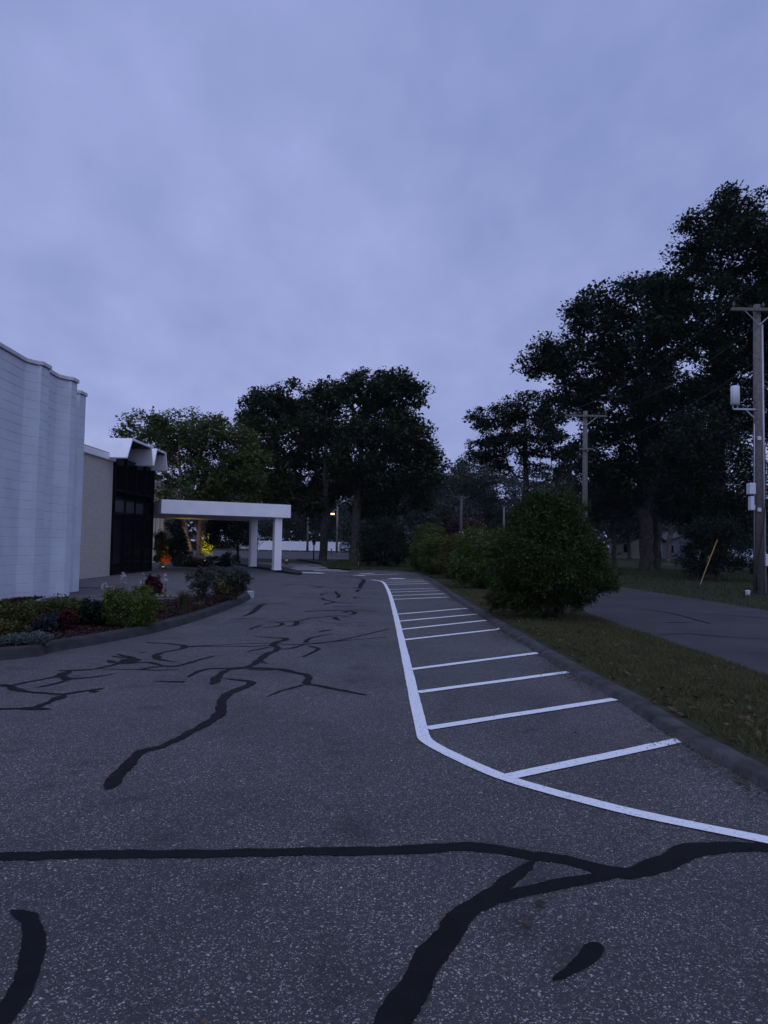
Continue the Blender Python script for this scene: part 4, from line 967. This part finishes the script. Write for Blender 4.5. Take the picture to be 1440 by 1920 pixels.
cable('right top cable strung between the crossarms of the two nearest poles', (PNx + 0.92, YN - 0.2, zt - 0.02), (PM + 1.16, YM - 0.2, zm - 0.02), 0.6, 0.016)
pf = AT(865, 950, YF).x
cable('cable running from the slim pole on to the distant crossarm pole', (PM - 0.37, YM - 0.2, zm - 0.02), (pf - 0.36, YF - 0.2, hz(865, 932, YF) + 0.26), 1.2, 0.014)
# yellow guy guard, cup, marker
a_ = G(1312, 1096); b_ = AT(1345, 1012, a_.y + 0.2)
mb = MB(); mb.tube([(0, 0, -0.05), (b_ - a_) * 0.5, b_ - a_], [0.022, 0.022, 0.02], 8); o = mb.build('guy_guard', 'yellow_plastic'); o.location = a_; tag(o, 'thin yellow guy wire guard leaning on the lawn', 'guard')
a_ = G(1402, 1115); mb = MB(); mb.tube([(0, 0, -0.03), (0, 0, 0.0), (0, 0, 0.14), (0, 0, 0.15)], [0.06, 0.065, 0.085, 0.07], 12); o = mb.build('pipe_cap', 'box_white'); o.location = a_; tag(o, 'small white pipe cap in the grass at the foot of the right pole', 'pipe')
a_ = G(1310, 1103); mb = MB(); mb.tube([(0, 0, -0.03), (0, 0, 0.07), (0, 0, 0.09)], [0.05, 0.05, 0.03], 10); o = mb.build('marker_cap', 'leaf_blue'); o.location = a_; tag(o, 'tiny pale green marker cap in the lawn below the yellow guard', 'marker')
a_ = G(668, 1112)

# ================================================================== FAR THINGS
YW = 124.0
fe = empty('vinyl_fence', tuple(Vector((AT(560, 1020, YW).x, YW, 0)))); tag(fe, 'white solid vinyl fence across the street', 'fence')
x0, x1 = AT(485, 1020, YW).x, AT(642, 1020, YW).x; xc = AT(560, 1020, YW).x
nP = 8
for i in range(nP + 1):
    x = x0 + (x1 - x0) * i / nP - xc
    mb = MB(); mb.box((x, 0, 0.9), (0.13, 0.13, 1.85), 0, 0.01); mb.box((x, 0, 1.88), (0.18, 0.18, 0.06), 0, 0.02); mb.build('post', 'vinyl', fe)
    if i < nP:
        d = (x1 - x0) / nP
        mb = MB(); mb.box((x + d / 2, 0, 0.87), (d - 0.13, 0.04, 1.5)); mb.build('panel', 'vinyl', fe)
        for z in (0.16, 1.64):
            mb = MB(); mb.box((x + d / 2, 0, z), (d - 0.13, 0.07, 0.12), 0, 0.01); mb.build('rail', 'vinyl', fe)
def car(label, X, Y, rz, paint, lit=False):
    e = empty('parked_car', (X, Y, 0), rz); tag(e, label, 'car', 'parked cars')
    W2 = 0.92
    prof = [(-2.25, 0.35), (-2.3, 0.62), (-2.22, 0.95), (-1.1, 1.05), (-0.55, 1.52), (0.2, 1.66), (1.55, 1.64), (2.1, 1.12), (2.28, 0.98), (2.28, 0.42), (2.1, 0.30), (-2.1, 0.30)]
    V = []; F = []; n = len(prof)
    for s, k in ((-1, 0.0), (-1, 1.0), (1, 1.0), (1, 0.0)):
        pass
    secs = []
    for s in (-1, 1):
        for ins in ((0.0,), ):
            secs.append([( (s * (W2 - (0.20 if z > 1.2 else 0.0) - (0.04 if z < 0.4 else 0))), y, z) for (y, z) in prof])
    V = secs[0] + secs[1]
    F = [tuple(range(n)), tuple(range(2 * n - 1, n - 1, -1))] + [(i, n + i, n + (i + 1) % n, (i + 1) % n) for i in range(n)]
    bm = bmesh.new(); vs = [bm.verts.new(v) for v in V]
    for f in F: bm.faces.new([vs[i] for i in f])
    bmesh.ops.recalc_face_normals(bm, faces=bm.faces[:]); bmesh.ops.bevel(bm, geom=list(bm.edges), offset=0.05, segments=2, affect='EDGES')
    me = bpy.data.meshes.new('body'); bm.to_mesh(me); bm.free(); link_mesh('body', me, paint, e, True)
    mb = MB(); mb.add([(-0.66, -1.02, 1.11), (0.66, -1.02, 1.11), (0.6, -0.6, 1.49), (-0.6, -0.6, 1.49)], [(0, 1, 2, 3)]); mb.build('windscreen', 'dark_glass', e)
    mb = MB(); mb.add([(-0.66, 2.1, 1.17), (0.66, 2.1, 1.17), (0.6, 1.7, 1.55), (-0.6, 1.7, 1.55)], [(3, 2, 1, 0)]); mb.build('rear_window', 'dark_glass', e)
    for s in (-1, 1):
        mb = MB(); mb.add([(s * 0.90, -0.75, 1.12), (s * 0.90, 1.75, 1.14), (s * 0.745, 1.45, 1.54), (s * 0.745, -0.4, 1.50)], [(0, 1, 2, 3)]); mb.build('side_window', 'dark_glass', e)
        mb = MB(); mb.box((s * 0.66, -2.25, 0.80), (0.36, 0.10, 0.15), 0, 0.03); mb.build('headlight', 'lamp_glow' if lit else 'lamp_lens', e)
        mb = MB(); mb.box((s * 0.76, 2.25, 0.92), (0.2, 0.1, 0.26), 0, 0.03); mb.build('tail_light', 'tail_red', e)
        mb = MB(); mb.box((s * 1.0, -0.75, 1.12), (0.18, 0.1, 0.13), 0, 0.03); mb.build('mirror', paint, e)
        for y in (-1.42, 1.42):
            mb = MB(); mb.tube([(s * 0.72, y, 0.34), (s * 0.95, y, 0.34)], 0.34, 18); wl = mb.build('wheel', 'tyre', e)
            mb = MB(); mb.tube([(s * 0.94, y, 0.34), (s * 0.965, y, 0.34)], 0.21, 14); mb.build('rim', 'rim', wl)
    mb = MB(); mb.box((0, -2.29, 0.66), (0.9, 0.06, 0.20), 0, 0.02); mb.build('grille', 'tyre', e)
    mb = MB(); mb.box((0, -2.31, 0.48), (0.45, 0.03, 0.11)); mb.build('number_plate', 'box_white', e)
    return e
car('grey sport utility car parked beside the white fence end', AT(648, 1025, 112).x, 112, 0.15, 'car_grey')
car('silver car glimpsed under the dark trees left of the right pole', AT(1352, 1045, 66).x, 66, math.radians(75), 'car_silver')
car('blue grey car partly behind the right pole', AT(1405, 1045, 68).x, 68, math.radians(80), 'car_silver', False)

def house(label, X, Y, rz, w, d, h, rh, wall, wins=3):
    e = empty('house', (X, Y, 0), rz); tag(e, label, 'house')
    mb = MB(); mb.box((0, 0, h / 2), (w, d, h)); mb.add([(-w / 2, -d / 2, h), (w / 2, -d / 2, h), (0, -d / 2, h + rh), (-w / 2, d / 2, h), (w / 2, d / 2, h), (0, d / 2, h + rh)], [(0, 1, 2), (3, 5, 4)]); mb.build('wall', wall, e)
    for s in (-1, 1):
        V = [(0, -d / 2 - .4, h + rh + .12), (0, d / 2 + .4, h + rh + .12), (s * (w / 2 + .5), d / 2 + .4, h - rh * .5 / (w / 2) + .12), (s * (w / 2 + .5), -d / 2 - .4, h - rh * .5 / (w / 2) + .12)]
        V += [(v[0], v[1], v[2] - 0.14) for v in V]
        mb = MB(); mb.add(V, [(0, 1, 2, 3), (7, 6, 5, 4), (0, 3, 7, 4), (3, 2, 6, 7), (2, 1, 5, 6), (1, 0, 4, 5)]); mb.build('roof', 'shingle', e)
    for i in range(wins):
        x = -w / 2 + w * (i + .5) / wins
        for z in ([1.5] if h < 4 else [1.5, 4.2]):
            mb = MB(); mb.box((x, -d / 2 - 0.02, z), (1.1, 0.08, 1.4)); wo = mb.build('window', 'roof_grey', e)
            mb = MB(); mb.box((x, -d / 2 - 0.07, z), (0.9, 0.03, 1.2)); mb.build('pane', 'dark_glass', wo)
    mb = MB(); mb.box((w * 0.12, -d / 2 - 0.03, 1.05), (0.95, 0.06, 2.1)); do = mb.build('door', 'bronze', e)
    mb = MB(); mb.box((w * 0.12 + .38, -d / 2 - 0.08, 1.05), (0.05, 0.05, 0.1)); mb.build('handle', 'galv', do)
house('cream house showing between the trunks on the right', AT(1190, 1020, 105).x, 105, math.radians(-12), 6.5, 8, 2.9, 2.4, 'siding_dim', 2)
house('grey house low behind the trees left of the right pole', AT(1285, 1020, 112).x, 112, math.radians(8), 13, 8, 2.5, 2.0, 'siding_blue', 4)
house('small white gabled house behind the fence beyond the canopy', AT(478, 1000, 150).x, 150, math.radians(20), 7, 9, 3.2, 3.4, 'siding_white', 2)
# post lamp, stakes, cone, bollard
a_ = G(588, 1052.5)
e = empty('post_lamp', a_); tag(e, 'dark lantern on a short post left of the oak trunk', 'lamp post')
mb = MB(); mb.tube([(0, 0, -0.1), (0, 0, 1.3)], [0.055, 0.045], 8); mb.build('post', 'bronze', e)
mb = MB(); mb.tube([(0, 0, 1.3), (0, 0, 1.34), (0, 0, 1.62)], [0.06, 0.11, 0.17], 6); mb.build('lantern', 'reflection_and_frosted', e)
mb = MB(); mb.tube([(0, 0, 1.62), (0, 0, 1.65), (0, 0, 1.8)], [0.22, 0.22, 0.03], 6); mb.build('cap', 'bronze', e)
a_ = G(537, 1058)
e = empty('traffic_cone', a_); tag(e, 'small orange traffic cone beyond the canopy column', 'cone')
mb = MB(); mb.box((0, 0, 0.015), (0.36, 0.36, 0.03), 0, 0.01); mb.build('base', 'orange_plastic', e)
mb = MB(); mb.tube([(0, 0, 0.03), (0, 0, 0.2), (0, 0, 0.36), (0, 0, 0.5)], [0.12, 0.09, 0.05, 0.02], 12); mb.build('cone', 'orange_plastic', e, True)
mb = MB(); mb.tube([(0, 0, 0.25), (0, 0, 0.33)], [0.08, 0.065], 12, False); mb.build('band', 'box_white', e, True)
for lab, px, p0, p1, mt_, r_ in (('pale thin stake beside the dark rounded shrub', 672, 1062, 1030, 'yellow_plastic', 0.03), ('dark short post on the lawn right of the oak trunk', 621, 1041, 1029, 'pole_wood_dark', 0.10)):
    a_ = G(px, p0); b_ = AT(px, p1, a_.y); mb = MB(); mb.tube([(0, 0, -0.1), (0, 0, b_.z * 0.9), (0, 0, b_.z)], [r_, r_ * 0.9, r_ * 0.5], 8); o = mb.build('stake' if 'stake' in lab else 'post', mt_); o.location = a_; tag(o, lab, 'stake' if 'stake' in lab else 'post')
a_ = G(637, 1036); e = empty('mailbox', a_); tag(e, 'white mailbox post beside the street in front of the car', 'mailbox')
mb = MB(); mb.tube([(0, 0, -0.1), (0, 0, 0.95)], 0.07, 6); mb.build('post', 'vinyl', e)
mb = MB(); mb.box((0, 0, 1.08), (0.26, 0.5, 0.26), 0, 0.06); mb.build('box', 'vinyl', e)
p = G(468, 1121); mb = MB(); mb.box((0, 0, 0.08), (0.16, 0.34, 0.2), 0.3, 0.02); o = mb.build('kerb_block', 'granite'); o.location = (p.x + 0.02, p.y, 0); tag(o, 'pale stone block at the tip of the planting bed kerb', 'stone block')

# ================================================================== TREES
tree('birch_tree', 'mid green multi-stemmed river birch rising behind the white canopy', 'tree', 368, 45, [(268, 812, 36, 36), (325, 800, 52, 34), (395, 812, 50, 36), (440, 850, 40, 46), (330, 862, 45, 45), (400, 880, 55, 50), (300, 850, 28, 40), (440, 915, 45, 40), (350, 925, 50, 38), (475, 880, 26, 40)],
     260, 0.72, 36000, 0.19, 'leaf_birch', 0.14, 21, bark='bark_birch', stems=3, shell=0.6)
tree('oak_tree', 'broad oak with a thick forked trunk, left of the two central oaks', 'tree', 604, 55, [(500, 772, 52, 42), (555, 750, 56, 42), (612, 745, 34, 36), (472, 795, 28, 28), (540, 820, 78, 60), (605, 820, 56, 60), (505, 870, 60, 48), (575, 895, 66, 50), (625, 890, 40, 60), (520, 930, 50, 36), (570, 940, 46, 26)],
     500, 0.84, 58000, 0.25, 'leaf_oak', 0.32, 22, bark='bark', stems=2, group='central oaks')
tree('oak_tree', 'tall oak with ragged right side, right of the two central oaks', 'tree', 664, 53, [(688, 738, 48, 40), (735, 735, 40, 34), (778, 742, 18, 20), (715, 795, 66, 56), (672, 850, 50, 60), (755, 825, 46, 46), (800, 842, 24, 26), (740, 885, 66, 48), (700, 925, 40, 46), (795, 885, 34, 36), (760, 930, 50, 40)],
     470, 0.80, 52000, 0.25, 'leaf_oak', 0.36, 23, group='central oaks')
tree('oak_tree', 'airy oak with open branches between the central oaks and the tall right trees', 'tree', 985, 62, [(985, 760, 40, 34), (895, 778, 24, 14), (930, 795, 42, 30), (1000, 810, 50, 46), (905, 845, 36, 24), (955, 850, 46, 36), (1035, 780, 26, 46), (1040, 860, 40, 50)],
     190, 0.72, 26000, 0.23, 'leaf_maple', 0.28, 24, shell=0.8)
tree('maple_tree', 'tall dark maple leaning left over the side road', 'tree', 1212, 49, [(1000, 690, 34, 18), (1050, 655, 50, 34), (1120, 590, 46, 50), (1190, 560, 46, 50), (1110, 680, 70, 54), (1180, 665, 70, 70), (1085, 740, 40, 34), (1150, 770, 80, 60), (1215, 800, 60, 70), (1120, 850, 60, 50), (1190, 890, 60, 50)],
     560, 0.80, 58000, 0.24, 'leaf_maple', 0.46, 25, shell=0.5, bark='bark')
tree('maple_tree', 'tallest dark tree rising out of frame at the right', 'tree', 1345, 42, [(1402, 380, 46, 42), (1245, 545, 40, 44), (1275, 610, 50, 50), (1235, 640, 44, 50), (1320, 435, 48, 36), (1285, 500, 46, 50), (1365, 490, 70, 60), (1440, 470, 60, 80), (1250, 560, 36, 44), (1330, 600, 76, 70), (1410, 620, 70, 80), (1300, 700, 70, 70), (1390, 740, 76, 76), (1480, 600, 70, 110), (1470, 760, 60, 90), (1330, 790, 60, 50), (1500, 450, 60, 60)],
     720, 0.74, 88000, 0.22, 'leaf_maple', 0.42, 26, shell=0.5)
tree('spruce_tree', 'dark drooping evergreen in front of the tall trees, left of the right pole', 'tree', 1320, 37, [(1270, 850, 44, 50), (1310, 820, 50, 50), (1290, 920, 62, 56), (1350, 890, 60, 70), (1310, 985, 54, 34), (1370, 970, 50, 46)],
     260, 0.6, 46000, 0.14, 'leaf_spruce', 0.22, 27, flat=1.0, up=0.1)
tree('dark_shrub_tree', 'low black-green spreading evergreen behind the leaning yellow guard', 'tree', 1345, 34, [(1325, 1045, 40, 38), (1360, 1030, 40, 42), (1400, 1040, 30, 40), (1340, 1000, 45, 30)],
     90, 0.40, 20000, 0.09, 'leaf_dark', 0.12, 28, flat=0.8, up=0.2)
tree('maple_tree', 'slim trunked young tree just right of the large round yew', 'tree', 1153, 52, [(1140, 930, 44, 50), (1110, 900, 40, 40), (1170, 960, 36, 34), (1095, 960, 40, 36)],
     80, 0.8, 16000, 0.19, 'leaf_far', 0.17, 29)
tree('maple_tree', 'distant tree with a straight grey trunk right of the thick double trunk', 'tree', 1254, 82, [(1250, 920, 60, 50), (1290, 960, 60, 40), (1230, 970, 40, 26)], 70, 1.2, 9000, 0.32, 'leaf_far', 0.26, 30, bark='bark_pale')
tree('maple_tree', 'second trunk tree standing close behind the leaning tall maple', 'tree', 1232, 53, [(1250, 780, 50, 60), (1260, 860, 50, 60), (1230, 720, 40, 50)], 80, 1.0, 16000, 0.22, 'leaf_maple', 0.30, 31)
tree('red_tree', 'small dark red leaved tree behind the shrub row', 'tree', 880, 112, [(866, 982, 16, 13), (888, 986, 18, 12), (850, 992, 12, 10)], 40, 0.9, 5000, 0.36, 'leaf_redtree', 0.16, 32)
tree('crab_apple_tree', 'small dark round tree under the canopy, left of the first column', 'tree', 447, 47, [(440, 985, 30, 28), (415, 1000, 28, 30), (455, 1005, 22, 24), (400, 985, 20, 24)], 70, 0.45, 15000, 0.12, 'leaf_dark', 0.09, 33)
tree('spruce_tree', 'dark pyramidal evergreen below the canopy beside the entrance glass', 'tree', 328, 42, [(328, 985, 16, 16), (326, 1010, 22, 22), (328, 1036, 26, 20)], 90, 0.30, 14000, 0.09, 'leaf_spruce', 0.08, 34, flat=0.9)
# woods behind, individual crowns
wood = [(800, 915, 40, 40, 124), (845, 900, 40, 34, 128), (890, 890, 34, 40, 132), (930, 920, 46, 50, 130), (985, 930, 46, 50, 126), (1040, 930, 46, 50, 122), (835, 950, 50, 30, 120), (780, 960, 40, 30, 118), (700, 965, 40, 40, 88), (640, 930, 40, 40, 134), (1085, 900, 40, 60, 84), (520, 960, 46, 36, 138), (590, 950, 50, 40, 140), (1420, 930, 50, 60, 76), (1180, 955, 40, 34, 96), (1330, 960, 44, 30, 96)]
places = ['left of the far crossarm pole', 'rising above the shrub row', 'just behind the far crossarm pole', 'above the short pale pole', 'above the large round yew on its left', 'left of the slim pole', 'low above the hedge shrubs', 'right of the oak trunks', 'behind the dark rounded shrub', 'between the two oak crowns', 'right of the slim pole', 'over the white fence on the left', 'over the white fence on the right', 'behind the right pole', 'behind the young slim tree', 'behind the spreading evergreen']
for i, (px, py, rx, ry, Y) in enumerate(wood):
    tree('woodland_tree', 'dim distant woodland tree ' + places[i], 'tree', px, Y, [(px, py, rx, ry), (px - rx * .5, py + ry * .6, rx * .7, ry * .6), (px + rx * .5, py + ry * .7, rx * .7, ry * .6), (px, py + ry * 1.2, rx * .9, ry * .5)],
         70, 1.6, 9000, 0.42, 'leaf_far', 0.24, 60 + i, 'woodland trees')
# unbroken far wood
rng = np.random.default_rng(99)
n = 60000
th = rng.uniform(-0.75, 0.75, n); R_ = rng.uniform(150, 190, n)
top = 15 + 3.5 * np.sin(th * 23) + 2.2 * np.sin(th * 57 + 1) + 1.5 * np.sin(th * 131)
z = top * rng.uniform(0, 1, n) ** 0.75
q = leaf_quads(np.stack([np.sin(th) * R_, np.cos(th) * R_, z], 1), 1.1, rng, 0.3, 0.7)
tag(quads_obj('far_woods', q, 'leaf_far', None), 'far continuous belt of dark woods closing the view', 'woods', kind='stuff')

# ================================================================== SHRUBS
def gY(px, py, z=0.0): return G(px, py, z).y
Yb = gY(1038, 1160, 0.05)
bush('yew_bush', 'large round yew with short trunk, nearest of the shrub row by the kerb', 'bush', 1038, Yb, [(1020, 970, 62, 44), (1060, 970, 48, 40), (1025, 1030, 100, 60), (980, 1055, 66, 54), (1090, 1035, 62, 52), (965, 1105, 56, 34), (1035, 1080, 90, 42), (1110, 1075, 46, 34), (1132, 1100, 26, 18), (1060, 938, 22, 18), (1010, 938, 24, 20), (948, 1120, 36, 20), (1000, 1122, 44, 22), (1075, 1112, 36, 20), (1000, 1132, 50, 14), (1060, 1128, 44, 14)],
     120000, 0.050, 'leaf_yew', 41, 900, 0.13, None, 0.10, 5, 0.06, 0.36, 0.25, 2.2, 0.35, depth=0.95, shoots=110)
rowg = 'clipped shrubs along the right kerb'
Y2 = gY(905, 1104, 0.05)
bush('clipped_shrub', 'rounded green shrub directly behind the large yew', 'bush', 905, Y2, [(905, 1020, 48, 36), (935, 1030, 34, 40), (895, 1065, 48, 36), (925, 1065, 44, 36), (870, 1060, 26, 34)], 46000, 0.062, 'leaf_hedge', 42, 480, 0.15, rowg, 0.05, 4, 0.06, 0.4, shoots=40)
Y3 = gY(850, 1086, 0.05)
bush('clipped_shrub', 'olive brown shrub third in the row from the camera', 'bush', 850, Y3, [(855, 1025, 28, 26), (850, 1055, 32, 28), (870, 1045, 24, 30)], 26000, 0.075, 'leaf_yew_olive', 43, 300, 0.16, rowg, 0.05, 4, 0.06, 0.4)
Y4 = gY(815, 1079, 0.05)
bush('clipped_shrub', 'dark green upright shrub at the kerb bend', 'bush', 815, Y4, [(815, 1025, 28, 22), (815, 1050, 31, 28)], 26000, 0.075, 'leaf_hedge', 44, 300, 0.16, rowg, 0.05, 4, 0.06, 0.4)
Y5 = gY(800, 1072, 0.05)
bush('clipped_shrub', 'taller green shrub peeking over the one at the kerb bend', 'bush', 800, Y5, [(805, 1005, 28, 22), (797, 1035, 28, 30), (785, 1050, 16, 20)], 26000, 0.08, 'leaf_hedge', 45, 300, 0.18, rowg, 0.05, 4, 0.06, 0.4)
Y6 = gY(722, 1063, 0.07)
bush('yew_bush', 'wide near-black rounded shrub below the right oak', 'bush', 722, Y6, [(725, 1000, 36, 30), (700, 1020, 28, 34), (752, 1025, 26, 32), (725, 1035, 48, 26), (688, 1045, 16, 16)], 22000, 0.11, 'leaf_dark', 46, 220, 0.28, None, 0.07, 5, 0.07, 0.4)
# planting bed
bz = 0.11
def bedbush(name, label, px, py, blobs, n, leaf, mat, seed, nc=70, cr_=0.10, asp=0.5, st=0.010, cat='plant', ow=0.4, inner=0.35, depth=1.0, up=0.4):
    Y = gY(px, py, bz)
    return bush(name, label, cat, px, Y, blobs, n, leaf, mat, seed, nc, cr_, None, st, 3, bz, asp, up, 1.0, inner, depth=depth, ow=ow)
bedbush('boxwood_shrub', 'squat yellow green box shrub, largest in the planting bed', 245, 1174, [(225, 1125, 30, 24), (265, 1122, 32, 22), (245, 1145, 46, 32), (215, 1145, 22, 28), (278, 1145, 20, 28)], 16000, 0.032, 'leaf_box', 51, 220, 0.07, cat='shrub')
bedbush('golden_shrub', 'low golden green shrub at the left edge of the bed', 22, 1192, [(10, 1148, 30, 18), (40, 1150, 22, 18), (15, 1170, 34, 18)], 8000, 0.035, 'leaf_gold', 52, 120, 0.08, cat='shrub')
bedbush('golden_shrub', 'olive golden shrub against the white building base', 100, 1172, [(70, 1138, 26, 14), (110, 1136, 32, 16), (135, 1140, 18, 16), (90, 1150, 34, 14)], 8000, 0.035, 'leaf_gold', 53, 120, 0.08, cat='shrub')
bedbush('leafy_plant', 'dark green shrub between the golden shrub and box shrub', 178, 1172, [(175, 1145, 22, 20), (190, 1150, 16, 24), (165, 1155, 18, 16)], 6000, 0.04, 'leaf_dark', 54, 90, 0.08)
bedbush('leafy_plant', 'blue green leafy plant beside the white corner', 150, 1166, [(150, 1142, 14, 18), (160, 1150, 16, 14)], 3500, 0.045, 'leaf_blue', 55, 60, 0.08)
bedbush('barberry', 'dark red barberry in front of the golden shrub', 120, 1180, [(125, 1160, 18, 14), (105, 1163, 14, 10)], 4000, 0.03, 'leaf_red', 56, 70, 0.07)
bedbush('barberry', 'small red plant left of the dark bed shrub', 82, 1176, [(85, 1158, 12, 10), (78, 1164, 10, 8)], 2200, 0.03, 'leaf_red', 57, 50, 0.06)
bedbush('leafy_plant', 'grey green plant in front of the red barberry', 92, 1184, [(92, 1168, 18, 14), (80, 1175, 12, 8)], 3000, 0.04, 'leaf_blue', 58, 60, 0.07)
bedbush('silver_mound', 'pale silver green mound at the front of the bed', 55, 1209, [(72, 1196, 26, 10), (40, 1198, 26, 9), (15, 1202, 18, 8)], 9000, 0.022, 'leaf_silver', 59, 130, 0.045, cat='plant', depth=0.7)
bedbush('leafy_plant', 'dark low plant in the left corner behind the silver mound', 5, 1200, [(5, 1182, 18, 16), (-20, 1185, 20, 20)], 3500, 0.04, 'leaf_yew_olive', 60, 60, 0.07)
bedbush('red_leaf_plant', 'tall purple red plant behind the box shrub', 290, 1150, [(285, 1092, 12, 12), (295, 1100, 10, 12), (280, 1108, 10, 12)], 1800, 0.06, 'leaf_red', 61, 40, 0.07)
bedbush('rose_bush', 'thin dark rose bush in the middle of the bed tip', 385, 1138, [(378, 1085, 22, 16), (392, 1100, 16, 18), (372, 1105, 14, 16)], 2000, 0.045, 'leaf_rose', 62, 60, 0.09, cat='bush')
bedbush('rose_bush', 'fuller dark rose bush at the tip of the bed', 443, 1126, [(440, 1085, 28, 18), (455, 1090, 16, 18), (425, 1098, 18, 16), (440, 1105, 20, 14)], 3000, 0.05, 'leaf_rose', 63, 70, 0.10, cat='bush')
bedbush('rose_bush', 'low dark rose bush behind the middle one', 405, 1122, [(395, 1075, 30, 12), (410, 1085, 26, 14), (360, 1076, 18, 10)], 1800, 0.05, 'leaf_rose', 64, 60, 0.10, cat='bush')
bedbush('pink_shrub', 'dull brownish shrub left of the tip rose bush', 415, 1128, [(412, 1098, 12, 12), (418, 1106, 12, 10)], 1600, 0.05, 'leaf_yew_olive', 65, 40, 0.1)
# grass tuft
def tuft(label, px, py, hpx, wpx, n, mat, seed, name='grass_tuft'):
    g = G(px, py, bz); rng = np.random.default_rng(seed); h = hpx * g.y / FPX; sp_ = wpx * g.y / FPX / 2
    e = empty(name, g); tag(e, label, 'ornamental grass')
    q = []
    for i in range(n):
        a = rng.uniform(0, 6.28); le = rng.uniform(0.1, 1) * sp_; d = np.array([math.cos(a), math.sin(a), 0]); s = np.array([-d[1], d[0], 0]) * 0.006
        hh = h * rng.uniform(0.6, 1.05); b0 = d * rng.uniform(0, 0.05); m_ = b0 + d * le * 0.35 + np.array([0, 0, hh * 0.7]); t_ = b0 + d * le + np.array([0, 0, hh])
        q += [b0 - s, b0 + s, m_ + s * .8, m_ - s * .8, m_ - s * .8, m_ + s * .8, t_ + s * .15, t_ - s * .15]
    quads_obj('blades', np.array(q), mat, e)
tuft('upright ornamental grass clump in the middle of the bed', 345, 1152, 46, 44, 260, 'blade', 71)
tuft('small dry grass clump at the front of the bed tip', 372, 1144, 16, 30, 120, 'blade', 72)
# white flower spikes behind the box shrub
def spike(label, px, py, top, seed):
    g = G(px, py, bz); t_ = AT(px, top, g.y); h = t_.z - bz; rng = np.random.default_rng(seed)
    e = empty('white_flower', g); tag(e, label, 'flower', 'white flower spikes')
    mb = MB(); mb.tube([(0, 0, -0.02), (0.01, 0, h * 0.5), (0.0, 0, h)], [0.008, 0.006, 0.003], 5); mb.build('stem', 'leaf_box', e)
    n = 34; zz = rng.uniform(0.72, 1.0, n) * h; a = rng.uniform(0, 6.28, n); rr = (1.02 - zz / h) * 0.22 + 0.012
    quads_obj('petals', leaf_quads(np.stack([np.cos(a) * rr, np.sin(a) * rr, zz], 1), 0.042, rng, 0, 0.6), 'petal_white', e)
    n = 40; a = rng.uniform(0, 6.28, n); zz = rng.uniform(0.05, 0.6, n) * h; rr = rng.uniform(0.02, 0.14, n)
    quads_obj('leaves', leaf_quads(np.stack([np.cos(a) * rr, np.sin(a) * rr, zz], 1), 0.10, rng, 0.3, 0.35), 'leaf_box', e)
for i, (lab, px, py, tp) in enumerate([('tallest white flower spike behind the box shrub', 229, 1152, 1070), ('second tall white flower spike, nearer the entrance glass', 265, 1150, 1074), ('low white flower left of the flower spikes', 194, 1152, 1092), ('short white flower beside the tallest spike', 210, 1152, 1098), ('white flower right above the red plant', 308, 1146, 1074)]):
    spike(lab, px, py, tp, 80 + i)
# shrubs at the entrance, lit by the uplights
bush('entrance_shrub', 'warm lit leafy shrub at the corner of the entrance glass', 'shrub', 300, 36.5, [(298, 1012, 9, 16), (304, 1034, 12, 14), (298, 1048, 10, 8)], 5500, 0.08, 'leaf_gold', 91, 60, 0.16, None, 0.015, 3, 0.0, 0.5)
bush('orange_mound', 'low orange lit mound below the entrance shrub', 'shrub', 311, 36.0, [(311, 1048, 11, 7)], 2500, 0.05, 'leaf_redtree', 92, 40, 0.1, None, 0.012, 3, 0.0, 0.5)
bush('entrance_shrub', 'yellow lit shrub behind the birch stems', 'shrub', 388, 49.0, [(388, 1010, 16, 22), (382, 1030, 16, 16), (378, 990, 12, 16)], 6000, 0.10, 'leaf_gold', 93, 70, 0.2, None, 0.02, 3, 0.0, 0.5)
bush('entrance_shrub', 'dark low shrub row piece left of the birch stems', 'shrub', 345, 40.0, [(345, 1055, 26, 12), (370, 1060, 22, 10)], 6000, 0.07, 'leaf_dark', 94, 80, 0.16, None, 0.015, 3, 0.0, 0.5)
bush('entrance_shrub', 'dark shrub below the canopy right of the birch stems', 'shrub', 405, 41.0, [(405, 1055, 28, 14), (430, 1050, 20, 14)], 6000, 0.07, 'leaf_dark', 95, 80, 0.16, None, 0.015, 3, 0.0, 0.5)
p = AT(306, 1060, 34.9); uplight('warm orange uplight at the entrance glass corner', (p.x, 34.9, 0.0), (1.0, 0.48, 0.08), 300, (-0.1, 1.0, 0.30), 46)
p = AT(384, 1060, 47.2); uplight('yellow uplight behind the birch stems', (p.x, 47.2, 0.0), (1.0, 0.80, 0.10), 900, (0.05, 1.0, 0.7), 70)
p = AT(345, 1060, 43.6); uplight('yellow uplight at the foot of the birch and ribbed wall', (p.x, 43.6, 0.0), (1.0, 0.72, 0.25), 80, (-0.2, 0.7, 1), 70)

# ------------------------------------------------------------------ evening haze
mt = bpy.data.materials.new('haze'); mt.use_nodes = True; t = mt.node_tree; t.nodes.clear()
ov = t.nodes.new('ShaderNodeOutputMaterial'); pv = t.nodes.new('ShaderNodeVolumePrincipled')
pv.inputs['Color'].default_value = (0.85, 0.88, 1.0, 1); pv.inputs['Density'].default_value = 0.00012; pv.inputs['Anisotropy'].default_value = 0.0
t.links.new(pv.outputs[0], ov.inputs['Volume']); MATS['haze'] = mt
mb = MB(); mb.box((0, 110, 14), (420, 320, 31)); o = mb.build('haze', 'haze'); tag(o, 'thin blue evening haze in the air', 'haze', kind='stuff')
